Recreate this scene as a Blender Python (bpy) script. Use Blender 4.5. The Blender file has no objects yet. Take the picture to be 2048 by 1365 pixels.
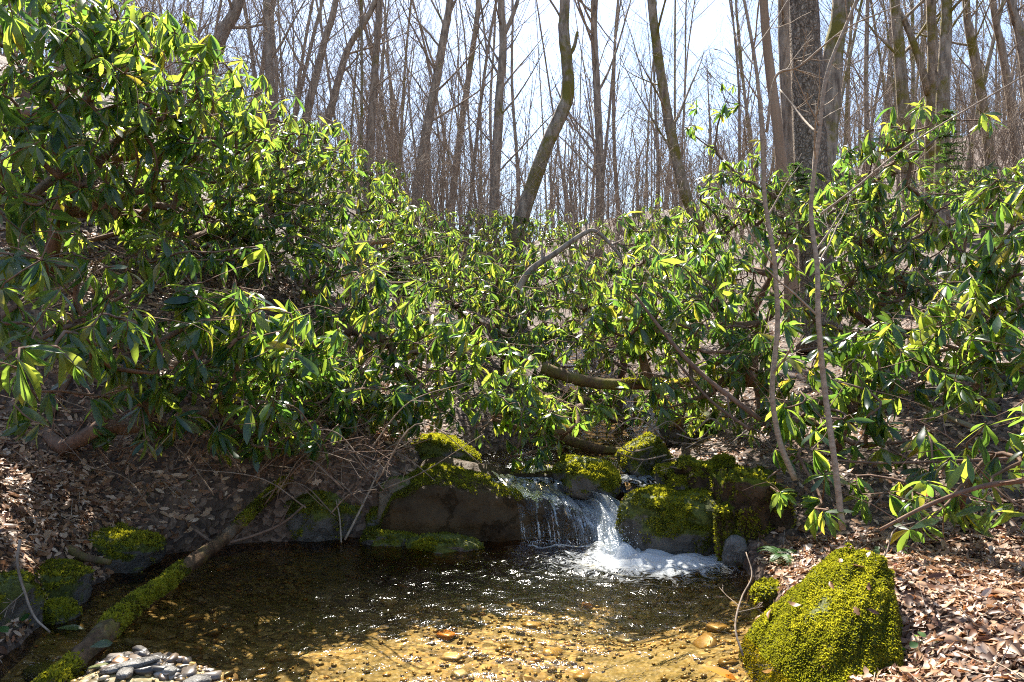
import bpy, bmesh, math
import numpy as np
from mathutils import Matrix, Vector

# ------------------------------------------------------------------ camera, sky, sun, exposure
SC = bpy.context.scene
COL = SC.collection
F, HX, HY, CZ = 1500.0, 1024.0, 700.0, 1.25      # focal length and horizon in photo pixels, eye height
cam_d = bpy.data.cameras.new('camera')
cam = bpy.data.objects.new('camera', cam_d); COL.objects.link(cam)
cam.location = (0, 0, CZ); cam.rotation_euler = (math.radians(90), 0, 0)
cam_d.sensor_width = 36; cam_d.lens = 36*F/2048; cam_d.shift_y = (HY-682.5)/2048
cam_d.clip_start = 0.05; cam_d.clip_end = 2000
SC.camera = cam
SUN_EL, SUN_AZ = math.radians(52), math.radians(-7)   # azimuth from the view direction, left is negative
world = bpy.data.worlds.new('World'); SC.world = world; world.use_nodes = True
wn = world.node_tree.nodes; wl = world.node_tree.links; wn.clear()
sky = wn.new('ShaderNodeTexSky'); sky.sky_type = 'NISHITA'; sky.sun_disc = False
sky.sun_elevation = SUN_EL; sky.sun_rotation = SUN_AZ; sky.air_density = 1.0; sky.dust_density = 0.8; sky.ozone_density = 1.5
bg = wn.new('ShaderNodeBackground'); bg.inputs[1].default_value = 0.1
wo = wn.new('ShaderNodeOutputWorld'); wl.new(sky.outputs[0], bg.inputs[0]); wl.new(bg.outputs[0], wo.inputs[0])
sun_d = bpy.data.lights.new('sun', 'SUN'); sun_d.energy = 5.0; sun_d.angle = math.radians(0.53); sun_d.color = (1, 0.94, 0.84)
sun = bpy.data.objects.new('sun', sun_d); COL.objects.link(sun)
SUNV = Vector((math.sin(SUN_AZ)*math.cos(SUN_EL), math.cos(SUN_AZ)*math.cos(SUN_EL), math.sin(SUN_EL)))
sun.rotation_euler = SUNV.to_track_quat('Z', 'Y').to_euler(); sun.location = SUNV*60
SC.view_settings.view_transform = 'Standard'; SC.view_settings.look = 'None'
SC.view_settings.exposure = 1.72; SC.view_settings.gamma = 1
SC.render.engine = 'CYCLES'
cy = SC.cycles
cy.max_bounces = 8; cy.diffuse_bounces = 3; cy.glossy_bounces = 3; cy.transmission_bounces = 4; cy.transparent_max_bounces = 10
cy.caustics_reflective = False; cy.caustics_refractive = False
cy.sample_clamp_indirect = 6; cy.sample_clamp_direct = 12
cy.use_denoising = False; cy.filter_width = 1.1

# ------------------------------------------------------------------ helpers
R = np.random.default_rng(11)

def at(px, py, d):
    """photo pixel at y-distance d -> point of the place"""
    return np.array([(px-HX)/F*d, d, CZ+(HY-py)/F*d])

def _hash(ix, iy, iz, s):
    h = (ix*374761393 + iy*668265263 + iz*2147483647 + s*1274126177) & 0xffffffff
    h = ((h ^ (h >> 13))*1274126177) & 0xffffffff
    h = ((h ^ (h >> 16))*2246822519) & 0xffffffff
    return ((h ^ (h >> 15)) & 0xffffff)/float(0xffffff)

def vnoise(p, s=0):
    p = np.asarray(p, float)
    i = np.floor(p).astype(np.int64); f = p-i; f = f*f*(3-2*f)
    out = 0
    for dx in (0, 1):
        for dy in (0, 1):
            for dz in (0, 1):
                w = (f[:, 0] if dx else 1-f[:, 0])*(f[:, 1] if dy else 1-f[:, 1])*(f[:, 2] if dz else 1-f[:, 2])
                out = out+w*_hash(i[:, 0]+dx, i[:, 1]+dy, i[:, 2]+dz, s)
    return out*2-1

def fbm(p, s=0, o=4, g=0.5):
    a, t, p = 1.0, 0, np.asarray(p, float)
    for k in range(o):
        t = t+a*vnoise(p*(2**k)+17.3*k, s+k); a *= g
    return t

class MB:
    """collects faces; build() links them as ONE mesh object"""
    def __init__(self): self.v, self.q, self.t, self.a, self.n = [], [], [], [], 0
    def add(self, v, q=None, t=None, a=0.0):
        v = np.asarray(v, float).reshape(-1, 3)
        self.v.append(v)
        self.a.append(np.broadcast_to(np.asarray(a, float), (len(v),)))
        if q is not None and len(q): self.q.append(np.asarray(q, np.int64).reshape(-1, 4)+self.n)
        if t is not None and len(t): self.t.append(np.asarray(t, np.int64).reshape(-1, 3)+self.n)
        self.n += len(v)
    def mesh(self, name, mat, smooth=True, off=None):
        me = bpy.data.meshes.new(name)
        v = np.concatenate(self.v)
        if off is not None: v = v-np.asarray(off)
        q = np.concatenate(self.q) if self.q else np.zeros((0, 4), np.int64)
        t = np.concatenate(self.t) if self.t else np.zeros((0, 3), np.int64)
        me.vertices.add(len(v)); me.vertices.foreach_set('co', v.astype(np.float32).ravel())
        me.loops.add(q.size+t.size)
        me.loops.foreach_set('vertex_index', np.concatenate([q.ravel(), t.ravel()]).astype(np.int32))
        me.polygons.add(len(q)+len(t))
        st = np.concatenate([np.arange(len(q))*4, len(q)*4+np.arange(len(t))*3]).astype(np.int32)
        me.polygons.foreach_set('loop_start', st)
        me.polygons.foreach_set('use_smooth', np.full(len(q)+len(t), smooth))
        at_ = me.attributes.new('var', 'FLOAT', 'POINT')
        at_.data.foreach_set('value', np.concatenate(self.a).astype(np.float32))
        me.update(calc_edges=True); me.validate()
        if mat: me.materials.append(mat)
        return me
    def build(self, name, mat, parent=None, smooth=True, off=None):
        o = bpy.data.objects.new(name, self.mesh(name, mat, smooth, off)); COL.objects.link(o)
        if parent is not None: o.parent = parent
        return o

def tag(o, label, cat, group=None, kind=None):
    if label: o['label'] = label
    if cat: o['category'] = cat
    if group: o['group'] = group
    if kind: o['kind'] = kind
    return o

def empty(name, loc):
    o = bpy.data.objects.new(name, None); COL.objects.link(o); o.location = tuple(loc); o.empty_display_size = 0.1
    return o

def tube(mb, pts, rad, sides=6, a=0.0, rough=0.0, rng=None, cap=True):
    pts = np.asarray(pts, float); n = len(pts); rad = np.broadcast_to(np.asarray(rad, float), (n,))
    tg = np.gradient(pts, axis=0); tg /= np.linalg.norm(tg, axis=1)[:, None]+1e-9
    m = np.abs(pts[-1]-pts[0]); ref = np.zeros(3); ref[int(np.argmin(m))] = 1
    s = np.cross(tg, ref); s /= np.linalg.norm(s, axis=1)[:, None]+1e-9
    b = np.cross(tg, s)
    th = np.arange(sides)*2*np.pi/sides
    rr = rad[:, None]*np.ones(sides)[None]
    if rough and rng is not None: rr = rr*(1+rough*rng.uniform(-1, 1, rr.shape))
    v = pts[:, None]+rr[..., None]*(np.cos(th)[None, :, None]*s[:, None]+np.sin(th)[None, :, None]*b[:, None])
    i = np.arange(n-1)[:, None]*sides; j = np.arange(sides)[None]; k = (j+1) % sides
    q = np.stack([i+j, i+k, i+sides+k, i+sides+j], -1).reshape(-1, 4)
    t = None; v = v.reshape(-1, 3)
    if cap:
        v = np.vstack([v, pts[0], pts[-1]]); L = n*sides; jj = np.arange(sides); kk = (jj+1) % sides
        t = np.concatenate([np.stack([kk, jj, np.full(sides, L)], -1), np.stack([L-sides+jj, L-sides+kk, np.full(sides, L+1)], -1)])
    mb.add(v, q, t, a)

def spline(pts, n):
    """smooth resample of a polyline (Catmull-Rom)"""
    P = np.asarray(pts, float)
    if len(P) == 2: return P[0]+(P[1]-P[0])*np.linspace(0, 1, n)[:, None]
    E = np.vstack([2*P[0]-P[1], P, 2*P[-1]-P[-2]])
    u = np.linspace(0, len(P)-1-1e-9, n); i = u.astype(int); f = (u-i)[:, None]
    a, b, c, d = E[i], E[i+1], E[i+2], E[i+3]
    return 0.5*(2*b+(c-a)*f+(2*a-5*b+4*c-d)*f**2+(3*b-a-3*c+d)*f**3)

# ------------------------------------------------------------------ materials
def new_mat(name):
    m = bpy.data.materials.new(name); m.use_nodes = True
    nt = m.node_tree; nt.nodes.clear()
    return m, nt.nodes, nt.links
def nd(ns, typ, **kw):
    n = ns.new(typ)
    for k, v in kw.items(): setattr(n, k, v)
    return n
def ramp(ns, stops):
    r = ns.new('ShaderNodeValToRGB'); e = r.color_ramp.elements
    while len(e) < len(stops): e.new(0.5)
    for k, (p, c) in enumerate(stops): e[k].position = p; e[k].color = (*c, 1)
    return r
def varfac(ns, ls):
    """0..1 random per leaf: mesh attribute plus object random"""
    a = nd(ns, 'ShaderNodeAttribute', attribute_name='var'); o = ns.new('ShaderNodeObjectInfo')
    s = nd(ns, 'ShaderNodeMath', operation='ADD'); ls.new(a.outputs['Fac'], s.inputs[0]); ls.new(o.outputs['Random'], s.inputs[1])
    f = nd(ns, 'ShaderNodeMath', operation='FRACT'); ls.new(s.outputs[0], f.inputs[0])
    return f.outputs[0]
def noise(ns, ls, scale, detail=4, coord='Object', rough=0.6, vec=None):
    if vec is None:
        tc = ns.new('ShaderNodeTexCoord'); vec = tc.outputs[coord]
    n = ns.new('ShaderNodeTexNoise'); n.inputs['Scale'].default_value = scale; n.inputs['Detail'].default_value = detail; n.inputs['Roughness'].default_value = rough
    ls.new(vec, n.inputs['Vector'])
    return n

def leaf_mat(name, stops, trans, tfac, rough, spec=0.5, coat=0):
    m, ns, ls = new_mat(name)
    f = varfac(ns, ls)
    r = ramp(ns, stops); ls.new(f, r.inputs[0])
    nz = noise(ns, ls, 14, 3)
    hs = ns.new('ShaderNodeHueSaturation'); ls.new(r.outputs[0], hs.inputs['Color'])
    mr = ns.new('ShaderNodeMapRange'); mr.inputs[3].default_value = 0.7; mr.inputs[4].default_value = 1.3
    ls.new(nz.outputs[0], mr.inputs[0]); ls.new(mr.outputs[0], hs.inputs['Value'])
    p = ns.new('ShaderNodeBsdfPrincipled')
    geo = ns.new('ShaderNodeNewGeometry'); nb = noise(ns, ls, 22, 3, vec=geo.outputs['Position']); rb = ramp(ns, [(.68, (0, 0, 0)), (.74, (1, 1, 1))]); ls.new(nb.outputs[0], rb.inputs[0])
    mbm = ns.new('ShaderNodeMixRGB'); ls.new(rb.outputs[0], mbm.inputs[0]); ls.new(hs.outputs[0], mbm.inputs[1]); mbm.inputs[2].default_value = (.11, .065, .02, 1); ls.new(mbm.outputs[0], p.inputs['Base Color'])
    p.inputs['Roughness'].default_value = rough; p.inputs['Specular IOR Level'].default_value = spec
    if coat: p.inputs['Coat Weight'].default_value = coat; p.inputs['Coat Roughness'].default_value = .22
    t = ns.new('ShaderNodeBsdfTranslucent')
    rt = ramp(ns, trans); ls.new(f, rt.inputs[0]); ls.new(rt.outputs[0], t.inputs[0])
    mx = ns.new('ShaderNodeMixShader'); mx.inputs[0].default_value = tfac
    ls.new(p.outputs[0], mx.inputs[1]); ls.new(t.outputs[0], mx.inputs[2])
    o = ns.new('ShaderNodeOutputMaterial'); ls.new(mx.outputs[0], o.inputs[0])
    return m

M = {}
M['rhodo'] = leaf_mat('rhododendron_leaf', [(0, (.016, .05, .028)), (.5, (.03, .078, .03)), (.9, (.05, .105, .026)), (1, (.18, .14, .025))],
                      [(0, (.13, .28, .04)), (.3, (.25, .43, .05)), (.65, (.43, .58, .06)), (.93, (.6, .67, .07)), (1, (.8, .6, .06))], 0.55, 0.32, .7, .45)
M['litter'] = leaf_mat('dry_leaf', [(0, (.12, .06, .035)), (.2, (.16, .07, .03)), (.45, (.32, .16, .075)), (.75, (.5, .315, .185)), (.95, (.68, .5, .35)), (1, (.34, .1, .03))],
                       [(0, (.16, .07, .03)), (.6, (.42, .26, .15)), (1, (.42, .16, .04))], 0.25, 0.45, 0.4)
M['moss'] = leaf_mat('moss', [(0, (.075, .055, .018)), (.25, (.08, .085, .012)), (.6, (.2, .2, .018)), (1, (.36, .33, .035))],
                     [(0, (.26, .28, .015)), (1, (.6, .56, .03))], 0.5, 0.7, 0.2)
M['fern'] = leaf_mat('fern_leaf', [(0, (.03, .09, .02)), (1, (.07, .15, .03))], [(0, (.16, .4, .03)), (1, (.28, .5, .04))], 0.4, 0.45)
M['hemlock'] = leaf_mat('hemlock_needle', [(0, (.03, .07, .02)), (1, (.06, .11, .03))], [(0, (.12, .28, .03)), (1, (.22, .36, .04))], 0.35, 0.5)

def bark_mat(name, c0, c1, moss=0.0, scale=10, stretch=0.25, bump=0.5, lichen=0.25, fine=False):
    m, ns, ls = new_mat(name)
    tc = ns.new('ShaderNodeTexCoord'); mp = ns.new('ShaderNodeMapping'); mp.inputs['Scale'].default_value = (1, 1, stretch)
    ls.new(tc.outputs['Object'], mp.inputs[0])
    n1 = noise(ns, ls, scale, 6, vec=mp.outputs[0], rough=0.7)
    r = ramp(ns, [(.36, c0), (.64, c1)]); ls.new(n1.outputs[0], r.inputs[0])
    n2 = noise(ns, ls, scale*0.35, 4)
    r2 = ramp(ns, [(.55, (0, 0, 0)), (.72, (1, 1, 1))]); ls.new(n2.outputs[0], r2.inputs[0])
    mk = nd(ns, 'ShaderNodeMath', operation='MULTIPLY'); ls.new(r2.outputs[0], mk.inputs[0]); mk.inputs[1].default_value = lichen
    mx = nd(ns, 'ShaderNodeMixRGB'); ls.new(mk.outputs[0], mx.inputs[0]); ls.new(r.outputs[0], mx.inputs[1]); mx.inputs[2].default_value = (.33, .33, .28, 1)
    col = mx.outputs[0]
    if moss:
        n3 = noise(ns, ls, 2.2, 5, rough=0.7)
        r3 = ramp(ns, [(.62-moss*.35, (0, 0, 0)), (.72-moss*.3, (1, 1, 1))]); ls.new(n3.outputs[0], r3.inputs[0])
        m2 = nd(ns, 'ShaderNodeMixRGB'); ls.new(r3.outputs[0], m2.inputs[0]); ls.new(col, m2.inputs[1]); m2.inputs[2].default_value = (.17, .14, .025, 1)
        col = m2.outputs[0]
    p = ns.new('ShaderNodeBsdfPrincipled'); p.inputs['Roughness'].default_value = 0.85; p.inputs['Specular IOR Level'].default_value = 0.25
    ls.new(col, p.inputs['Base Color'])
    src = n1.outputs[0]
    if fine:
        vo = ns.new('ShaderNodeTexVoronoi'); vo.feature = 'DISTANCE_TO_EDGE'; vo.inputs['Scale'].default_value = 30; vo.inputs['Randomness'].default_value = 1
        mp2 = ns.new('ShaderNodeMapping'); mp2.inputs['Scale'].default_value = (1.1, 1.1, .62)
        nw = noise(ns, ls, 9, 4); wv = ns.new('ShaderNodeMixRGB'); wv.inputs[0].default_value = .1; ls.new(tc.outputs['Object'], wv.inputs[1]); ls.new(nw.outputs['Color'], wv.inputs[2]); ls.new(wv.outputs[0], mp2.inputs[0]); ls.new(mp2.outputs[0], vo.inputs['Vector'])
        rv = ramp(ns, [(0, (.1, .1, .1)), (.22, (1, 1, 1))]); ls.new(vo.outputs['Distance'], rv.inputs[0])
        m3 = nd(ns, 'ShaderNodeMixRGB', blend_type='MULTIPLY'); m3.inputs[0].default_value = 0.55
        ls.new(col, m3.inputs[1]); ls.new(rv.outputs[0], m3.inputs[2]); ls.new(m3.outputs[0], p.inputs['Base Color'])
        ad = nd(ns, 'ShaderNodeMath', operation='ADD'); ls.new(rv.outputs[0], ad.inputs[0]); ls.new(n1.outputs[0], ad.inputs[1]); src = ad.outputs[0]
    b = ns.new('ShaderNodeBump'); b.inputs['Strength'].default_value = bump; b.inputs['Distance'].default_value = 0.02
    ls.new(src, b.inputs['Height']); ls.new(b.outputs[0], p.inputs['Normal'])
    o = ns.new('ShaderNodeOutputMaterial'); ls.new(p.outputs[0], o.inputs[0])
    return m
M['bark'] = bark_mat('grey_brown_bark', (.13, .095, .068), (.44, .345, .255), moss=0.08, scale=14, bump=.9)
M['bark_moss'] = bark_mat('mossy_bark', (.13, .095, .068), (.44, .35, .255), moss=0.42, scale=14, bump=.9)
M['bark_rough'] = bark_mat('rough_plated_bark', (.17, .115, .072), (.5, .38, .27), scale=22, stretch=.5, bump=.8, fine=True)
M['bark_dead'] = bark_mat('smooth_brown_deadwood', (.26, .165, .1), (.42, .29, .19), scale=7, stretch=.1, lichen=0.05)
M['twig'] = bark_mat('twig_bark', (.15, .105, .072), (.36, .275, .2), scale=20, lichen=0.1, bump=0.2)
M['stem'] = bark_mat('rhododendron_stem', (.12, .07, .045), (.24, .15, .1), scale=16, lichen=0.12, bump=0.3)
M['pale'] = bark_mat('pale_sapling_bark', (.24, .18, .125), (.44, .35, .255), scale=26, stretch=2.0, lichen=0.2, bump=0.2)
M['log'] = bark_mat('wet_log_wood', (.05, .028, .014), (.17, .1, .05), moss=0.35, scale=14, stretch=1, bump=0.7)
M['broken'] = bark_mat('split_wood', (.42, .26, .13), (.6, .42, .24), scale=20, stretch=1, lichen=0)

def rock_mat(name, c0, c1, rough, mossy, scale=5, spec=.4):
    m, ns, ls = new_mat(name)
    n1 = noise(ns, ls, scale, 8, rough=0.65)
    r = ramp(ns, [(.3, c0), (.72, c1)]); ls.new(n1.outputs[0], r.inputs[0])
    col = r.outputs[0]
    if mossy:
        g = ns.new('ShaderNodeNewGeometry'); sx = ns.new('ShaderNodeSeparateXYZ'); ls.new(g.outputs['Normal'], sx.inputs[0])
        n2 = noise(ns, ls, 4.5, 5, rough=0.7)
        ad = nd(ns, 'ShaderNodeMath', operation='ADD'); ls.new(sx.outputs[2], ad.inputs[0]); ls.new(n2.outputs[0], ad.inputs[1])
        r2 = ramp(ns, [(.0, (0, 0, 0)), (1, (1, 1, 1))]); r2.color_ramp.elements[0].position = .96-mossy*.4; r2.color_ramp.elements[1].position = min(1, 1.1-mossy*.4)
        ls.new(ad.outputs[0], r2.inputs[0])
        n3 = noise(ns, ls, 40, 3); rm = ramp(ns, [(.3, (.045, .055, .006)), (.7, (.13, .14, .014))]); ls.new(n3.outputs[0], rm.inputs[0])
        mx = ns.new('ShaderNodeMixRGB'); ls.new(r2.outputs[0], mx.inputs[0]); ls.new(col, mx.inputs[1]); ls.new(rm.outputs[0], mx.inputs[2]); col = mx.outputs[0]
    p = ns.new('ShaderNodeBsdfPrincipled'); ls.new(col, p.inputs['Base Color'])
    p.inputs['Roughness'].default_value = rough; p.inputs['Specular IOR Level'].default_value = spec
    b = ns.new('ShaderNodeBump'); b.inputs['Strength'].default_value = 0.6; b.inputs['Distance'].default_value = 0.015
    n4 = noise(ns, ls, 30, 6, rough=0.7); ls.new(n4.outputs[0], b.inputs['Height'])
    n5 = noise(ns, ls, 4.5, 8, rough=.7); vc = ns.new('ShaderNodeTexVoronoi'); vc.feature = 'DISTANCE_TO_EDGE'; vc.inputs['Scale'].default_value = 4
    wv = ns.new('ShaderNodeMixRGB'); wv.inputs[0].default_value = .35; tcc = ns.new('ShaderNodeTexCoord'); ls.new(tcc.outputs['Object'], wv.inputs[1]); ls.new(n5.outputs['Color'], wv.inputs[2]); ls.new(wv.outputs[0], vc.inputs['Vector'])
    rc = ramp(ns, [(0, (0, 0, 0)), (.05, (1, 1, 1))]); ls.new(vc.outputs['Distance'], rc.inputs[0])
    ac = nd(ns, 'ShaderNodeMath', operation='MULTIPLY_ADD'); ls.new(n5.outputs[0], ac.inputs[0]); ac.inputs[1].default_value = 2.2; ls.new(rc.outputs[0], ac.inputs[2])
    b2 = ns.new('ShaderNodeBump'); b2.inputs['Strength'].default_value = .7; b2.inputs['Distance'].default_value = .03; ls.new(ac.outputs[0], b2.inputs['Height']); ls.new(b.outputs[0], b2.inputs['Normal']); ls.new(b2.outputs[0], p.inputs['Normal'])
    o = ns.new('ShaderNodeOutputMaterial'); ls.new(p.outputs[0], o.inputs[0])
    return m
M['rock'] = rock_mat('mossy_rock', (.05, .042, .033), (.17, .145, .115), .7, 1.0)
M['rock_wet'] = rock_mat('wet_dark_rock', (.026, .015, .006), (.1, .062, .026), .5, .0, 4, .15)
M['soil'] = rock_mat('rooty_earth', (.035, .022, .013), (.13, .085, .05), .9, .45, 7, .1)
M['rock_tan'] = rock_mat('tan_rock', (.12, .085, .05), (.26, .19, .12), .6, .3)
M['rock_bare'] = rock_mat('bare_stone', (.09, .085, .075), (.26, .24, .21), .4, 0, 14)

def pebble_mat(name='stream_pebble', stops=None):
    m, ns, ls = new_mat(name)
    f = varfac(ns, ls)
    r = ramp(ns, stops or [(0, (.07, .045, .02)), (.2, (.22, .14, .045)), (.45, (.36, .24, .08)), (.65, (.45, .3, .09)), (.8, (.2, .16, .09)), (.92, (.46, .38, .24)), (1, (.5, .2, .03))]); ls.new(f, r.inputs[0])
    n1 = noise(ns, ls, 25, 5); mx = nd(ns, 'ShaderNodeMixRGB', blend_type='MULTIPLY'); mx.inputs[0].default_value = .7
    rr = ramp(ns, [(.25, (.45, .45, .45)), (.75, (1.3, 1.3, 1.3))]); ls.new(n1.outputs[0], rr.inputs[0])
    ls.new(r.outputs[0], mx.inputs[1]); ls.new(rr.outputs[0], mx.inputs[2])
    p = ns.new('ShaderNodeBsdfPrincipled'); ls.new(mx.outputs[0], p.inputs['Base Color']); p.inputs['Roughness'].default_value = .35
    o = ns.new('ShaderNodeOutputMaterial'); ls.new(p.outputs[0], o.inputs[0])
    return m
M['pebble'] = pebble_mat()
M['pebble_grey'] = pebble_mat('gravel_bar_pebble', [(0, (.03, .026, .022)), (.3, (.08, .07, .06)), (.5, (.15, .1, .06)), (.7, (.2, .17, .14)), (.85, (.36, .33, .29)), (1, (.32, .15, .05))])

def ground_mat():
    m, ns, ls = new_mat('leafy_soil')
    v = ns.new('ShaderNodeTexVoronoi'); v.inputs['Scale'].default_value = 34; v.inputs['Randomness'].default_value = 1
    tc = ns.new('ShaderNodeTexCoord'); n0 = noise(ns, ls, 6, 3); 
    mp = nd(ns, 'ShaderNodeMixRGB'); mp.inputs[0].default_value = .12; ls.new(tc.outputs['Object'], mp.inputs[1]); ls.new(n0.outputs['Color'], mp.inputs[2]); ls.new(mp.outputs[0], v.inputs['Vector'])
    sx = ns.new('ShaderNodeSeparateXYZ'); ls.new(v.outputs['Color'], sx.inputs[0])
    r = ramp(ns, [(0, (.045, .026, .016)), (.4, (.1, .06, .037)), (.75, (.18, .112, .07)), (1, (.27, .18, .125))]); ls.new(sx.outputs[0], r.inputs[0])
    n1 = noise(ns, ls, 1.3, 5); mx = nd(ns, 'ShaderNodeMixRGB', blend_type='MULTIPLY'); mx.inputs[0].default_value = .8
    rr = ramp(ns, [(.3, (.45, .42, .4)), (.7, (1, 1, 1))]); ls.new(n1.outputs[0], rr.inputs[0]); ls.new(r.outputs[0], mx.inputs[1]); ls.new(rr.outputs[0], mx.inputs[2])
    p = ns.new('ShaderNodeBsdfPrincipled'); ls.new(mx.outputs[0], p.inputs['Base Color']); p.inputs['Roughness'].default_value = .8
    b = ns.new('ShaderNodeBump'); b.inputs['Strength'].default_value = .7; b.inputs['Distance'].default_value = .03; ls.new(v.outputs['Distance'], b.inputs['Height']); ls.new(b.outputs[0], p.inputs['Normal'])
    o = ns.new('ShaderNodeOutputMaterial'); ls.new(p.outputs[0], o.inputs[0])
    return m
M['ground'] = ground_mat()

def bed_mat():
    m, ns, ls = new_mat('gravelly_stream_bed')
    v = ns.new('ShaderNodeTexVoronoi'); v.inputs['Scale'].default_value = 30
    tc = ns.new('ShaderNodeTexCoord'); ls.new(tc.outputs['Object'], v.inputs['Vector'])
    sx = ns.new('ShaderNodeSeparateXYZ'); ls.new(v.outputs['Color'], sx.inputs[0])
    r = ramp(ns, [(0, (.04, .03, .014)), (.35, (.14, .095, .035)), (.7, (.32, .22, .08)), (1, (.46, .36, .19))]); ls.new(sx.outputs[0], r.inputs[0])
    n1 = noise(ns, ls, 1.6, 5); mx = ns.new('ShaderNodeMixRGB')
    rr = ramp(ns, [(.4, (0, 0, 0)), (.58, (.8, .8, .8))]); ls.new(n1.outputs[0], rr.inputs[0]); ls.new(rr.outputs[0], mx.inputs[0]); ls.new(r.outputs[0], mx.inputs[1]); mx.inputs[2].default_value = (.15, .125, .04, 1)
    p = ns.new('ShaderNodeBsdfPrincipled'); ls.new(mx.outputs[0], p.inputs['Base Color']); p.inputs['Roughness'].default_value = .6
    b = ns.new('ShaderNodeBump'); b.inputs['Strength'].default_value = .8; b.inputs['Distance'].default_value = .02; b.invert = True; ls.new(v.outputs['Distance'], b.inputs['Height']); ls.new(b.outputs[0], p.inputs['Normal'])
    o = ns.new('ShaderNodeOutputMaterial'); ls.new(p.outputs[0], o.inputs[0])
    return m
M['bed'] = bed_mat()

def water_mat(name, foam_lo=(.6, .86), foam_scale=(6, 6, 6), bump=0.42, ripple=24, tint=(.91, .8, .56), rough=.085):
    """clear water: Fresnel reflection over the tinted bed; foam where the mesh attribute and a noise say it is aerated"""
    m, ns, ls = new_mat(name)
    tc = ns.new('ShaderNodeTexCoord')
    n1 = noise(ns, ls, ripple, 3, vec=tc.outputs['Object']); n2 = noise(ns, ls, ripple*.35, 2, vec=tc.outputs['Object'])
    ad = nd(ns, 'ShaderNodeMath', operation='ADD'); ls.new(n1.outputs[0], ad.inputs[0]); ls.new(n2.outputs[0], ad.inputs[1])
    b = ns.new('ShaderNodeBump'); b.inputs['Strength'].default_value = bump; b.inputs['Distance'].default_value = .02; ls.new(ad.outputs[0], b.inputs['Height'])
    fr = ns.new('ShaderNodeFresnel'); fr.inputs[0].default_value = 1.33; ls.new(b.outputs[0], fr.inputs['Normal'])
    tr = ns.new('ShaderNodeBsdfTransparent'); tr.inputs[0].default_value = (*tint, 1)
    gl = ns.new('ShaderNodeBsdfGlossy'); gl.inputs['Roughness'].default_value = rough; ls.new(b.outputs[0], gl.inputs['Normal'])
    mx = ns.new('ShaderNodeMixShader'); ls.new(fr.outputs[0], mx.inputs[0]); ls.new(tr.outputs[0], mx.inputs[1]); ls.new(gl.outputs[0], mx.inputs[2])
    out = mx.outputs[0]
    a = nd(ns, 'ShaderNodeAttribute', attribute_name='var')
    mp = ns.new('ShaderNodeMapping'); mp.inputs['Scale'].default_value = foam_scale
    uv = nd(ns, 'ShaderNodeAttribute', attribute_name='flow')
    ls.new(uv.outputs['Vector'], mp.inputs[0])
    n3 = noise(ns, ls, 1, 5, vec=mp.outputs[0], rough=.65)
    s = nd(ns, 'ShaderNodeMath', operation='ADD'); ls.new(a.outputs['Fac'], s.inputs[0]); ls.new(n3.outputs[0], s.inputs[1])
    rf = ramp(ns, [(.0, (0, 0, 0)), (1, (1, 1, 1))]); rf.color_ramp.elements[0].position = foam_lo[0]; rf.color_ramp.elements[1].position = foam_lo[1]
    ls.new(s.outputs[0], rf.inputs[0])
    df = ns.new('ShaderNodeBsdfDiffuse'); df.inputs[0].default_value = (.8, .84, .86, 1); ls.new(b.outputs[0], df.inputs['Normal'])
    tl = ns.new('ShaderNodeBsdfTranslucent'); tl.inputs[0].default_value = (.8, .86, .88, 1)
    m4 = ns.new('ShaderNodeMixShader'); m4.inputs[0].default_value = .5; ls.new(df.outputs[0], m4.inputs[1]); ls.new(tl.outputs[0], m4.inputs[2])
    m5 = ns.new('ShaderNodeMixShader'); ls.new(rf.outputs[0], m5.inputs[0]); ls.new(out, m5.inputs[1]); ls.new(m4.outputs[0], m5.inputs[2])
    o = ns.new('ShaderNodeOutputMaterial'); ls.new(m5.outputs[0], o.inputs[0])
    return m
M['water'] = water_mat('clear_pool_water', foam_scale=(17, 19, 1))
M['fall'] = water_mat('falling_water', foam_lo=(.46, 1.0), foam_scale=(30, 3.5, 1), bump=.6, ripple=40, tint=(.9, .9, .86), rough=.12)
M['drop'] = None

def flow_attr(o, uv):
    a = o.data.attributes.new('flow', 'FLOAT_VECTOR', 'POINT')
    a.data.foreach_set('vector', np.column_stack([uv, np.zeros(len(uv))]).astype(np.float32).ravel())

# ------------------------------------------------------------------ terrain
XL = np.array([(-6, -2.4), (1.5, -2.0), (2.5, -1.95), (3.1, -2.05), (3.75, -2.2), (4.5, -2.2), (4.8, -1.85), (4.95, -1.4), (5.05, -.8), (5.3, -.55), (6, -.3), (7, .45), (9, .7), (15, .3), (20, -.5), (40, -2), (80, -2), (400, 0)])
XR = np.array([(-6, 1.0), (1.5, 1.1), (2.5, 1.17), (2.9, 1.2), (3.3, 1.2), (3.75, 1.3), (4.3, 1.35), (4.6, 1.3), (4.8, 1.15), (5.1, 1.0), (6, 1.15), (7, 1.5), (9, 1.6), (15, 1.1), (20, .4), (40, -1), (80, -1), (400, 1)])
ZB = np.array([(-40, -.6), (0, 0), (4.3, 0), (5.2, .22), (6.5, .42), (10, .9), (20, 2.6), (40, 6.1), (80, 11.6), (130, 15), (200, 17), (400, 18)])
LP = np.array([(0, 0), (.06, .1), (.2, .26), (.5, .42), (1, .66), (2, 1.12), (3, 1.75), (4, 2.4), (8, 4.4), (20, 8), (60, 19), (200, 40)])
RP = np.array([(0, 0), (.06, .07), (.2, .12), (.5, .19), (1, .29), (2, .55), (3, .92), (5, 1.55), (10, 2.5), (30, 6.3), (60, 16), (200, 45)])
def ip(T, x): return np.interp(x, T[:, 0], T[:, 1])
def water_level(y): return np.interp(y, [-40, 4.95, 5.15, 7, 10, 20, 40], [0, 0, .33, .46, .85, 2.5, 7.0])
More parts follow.
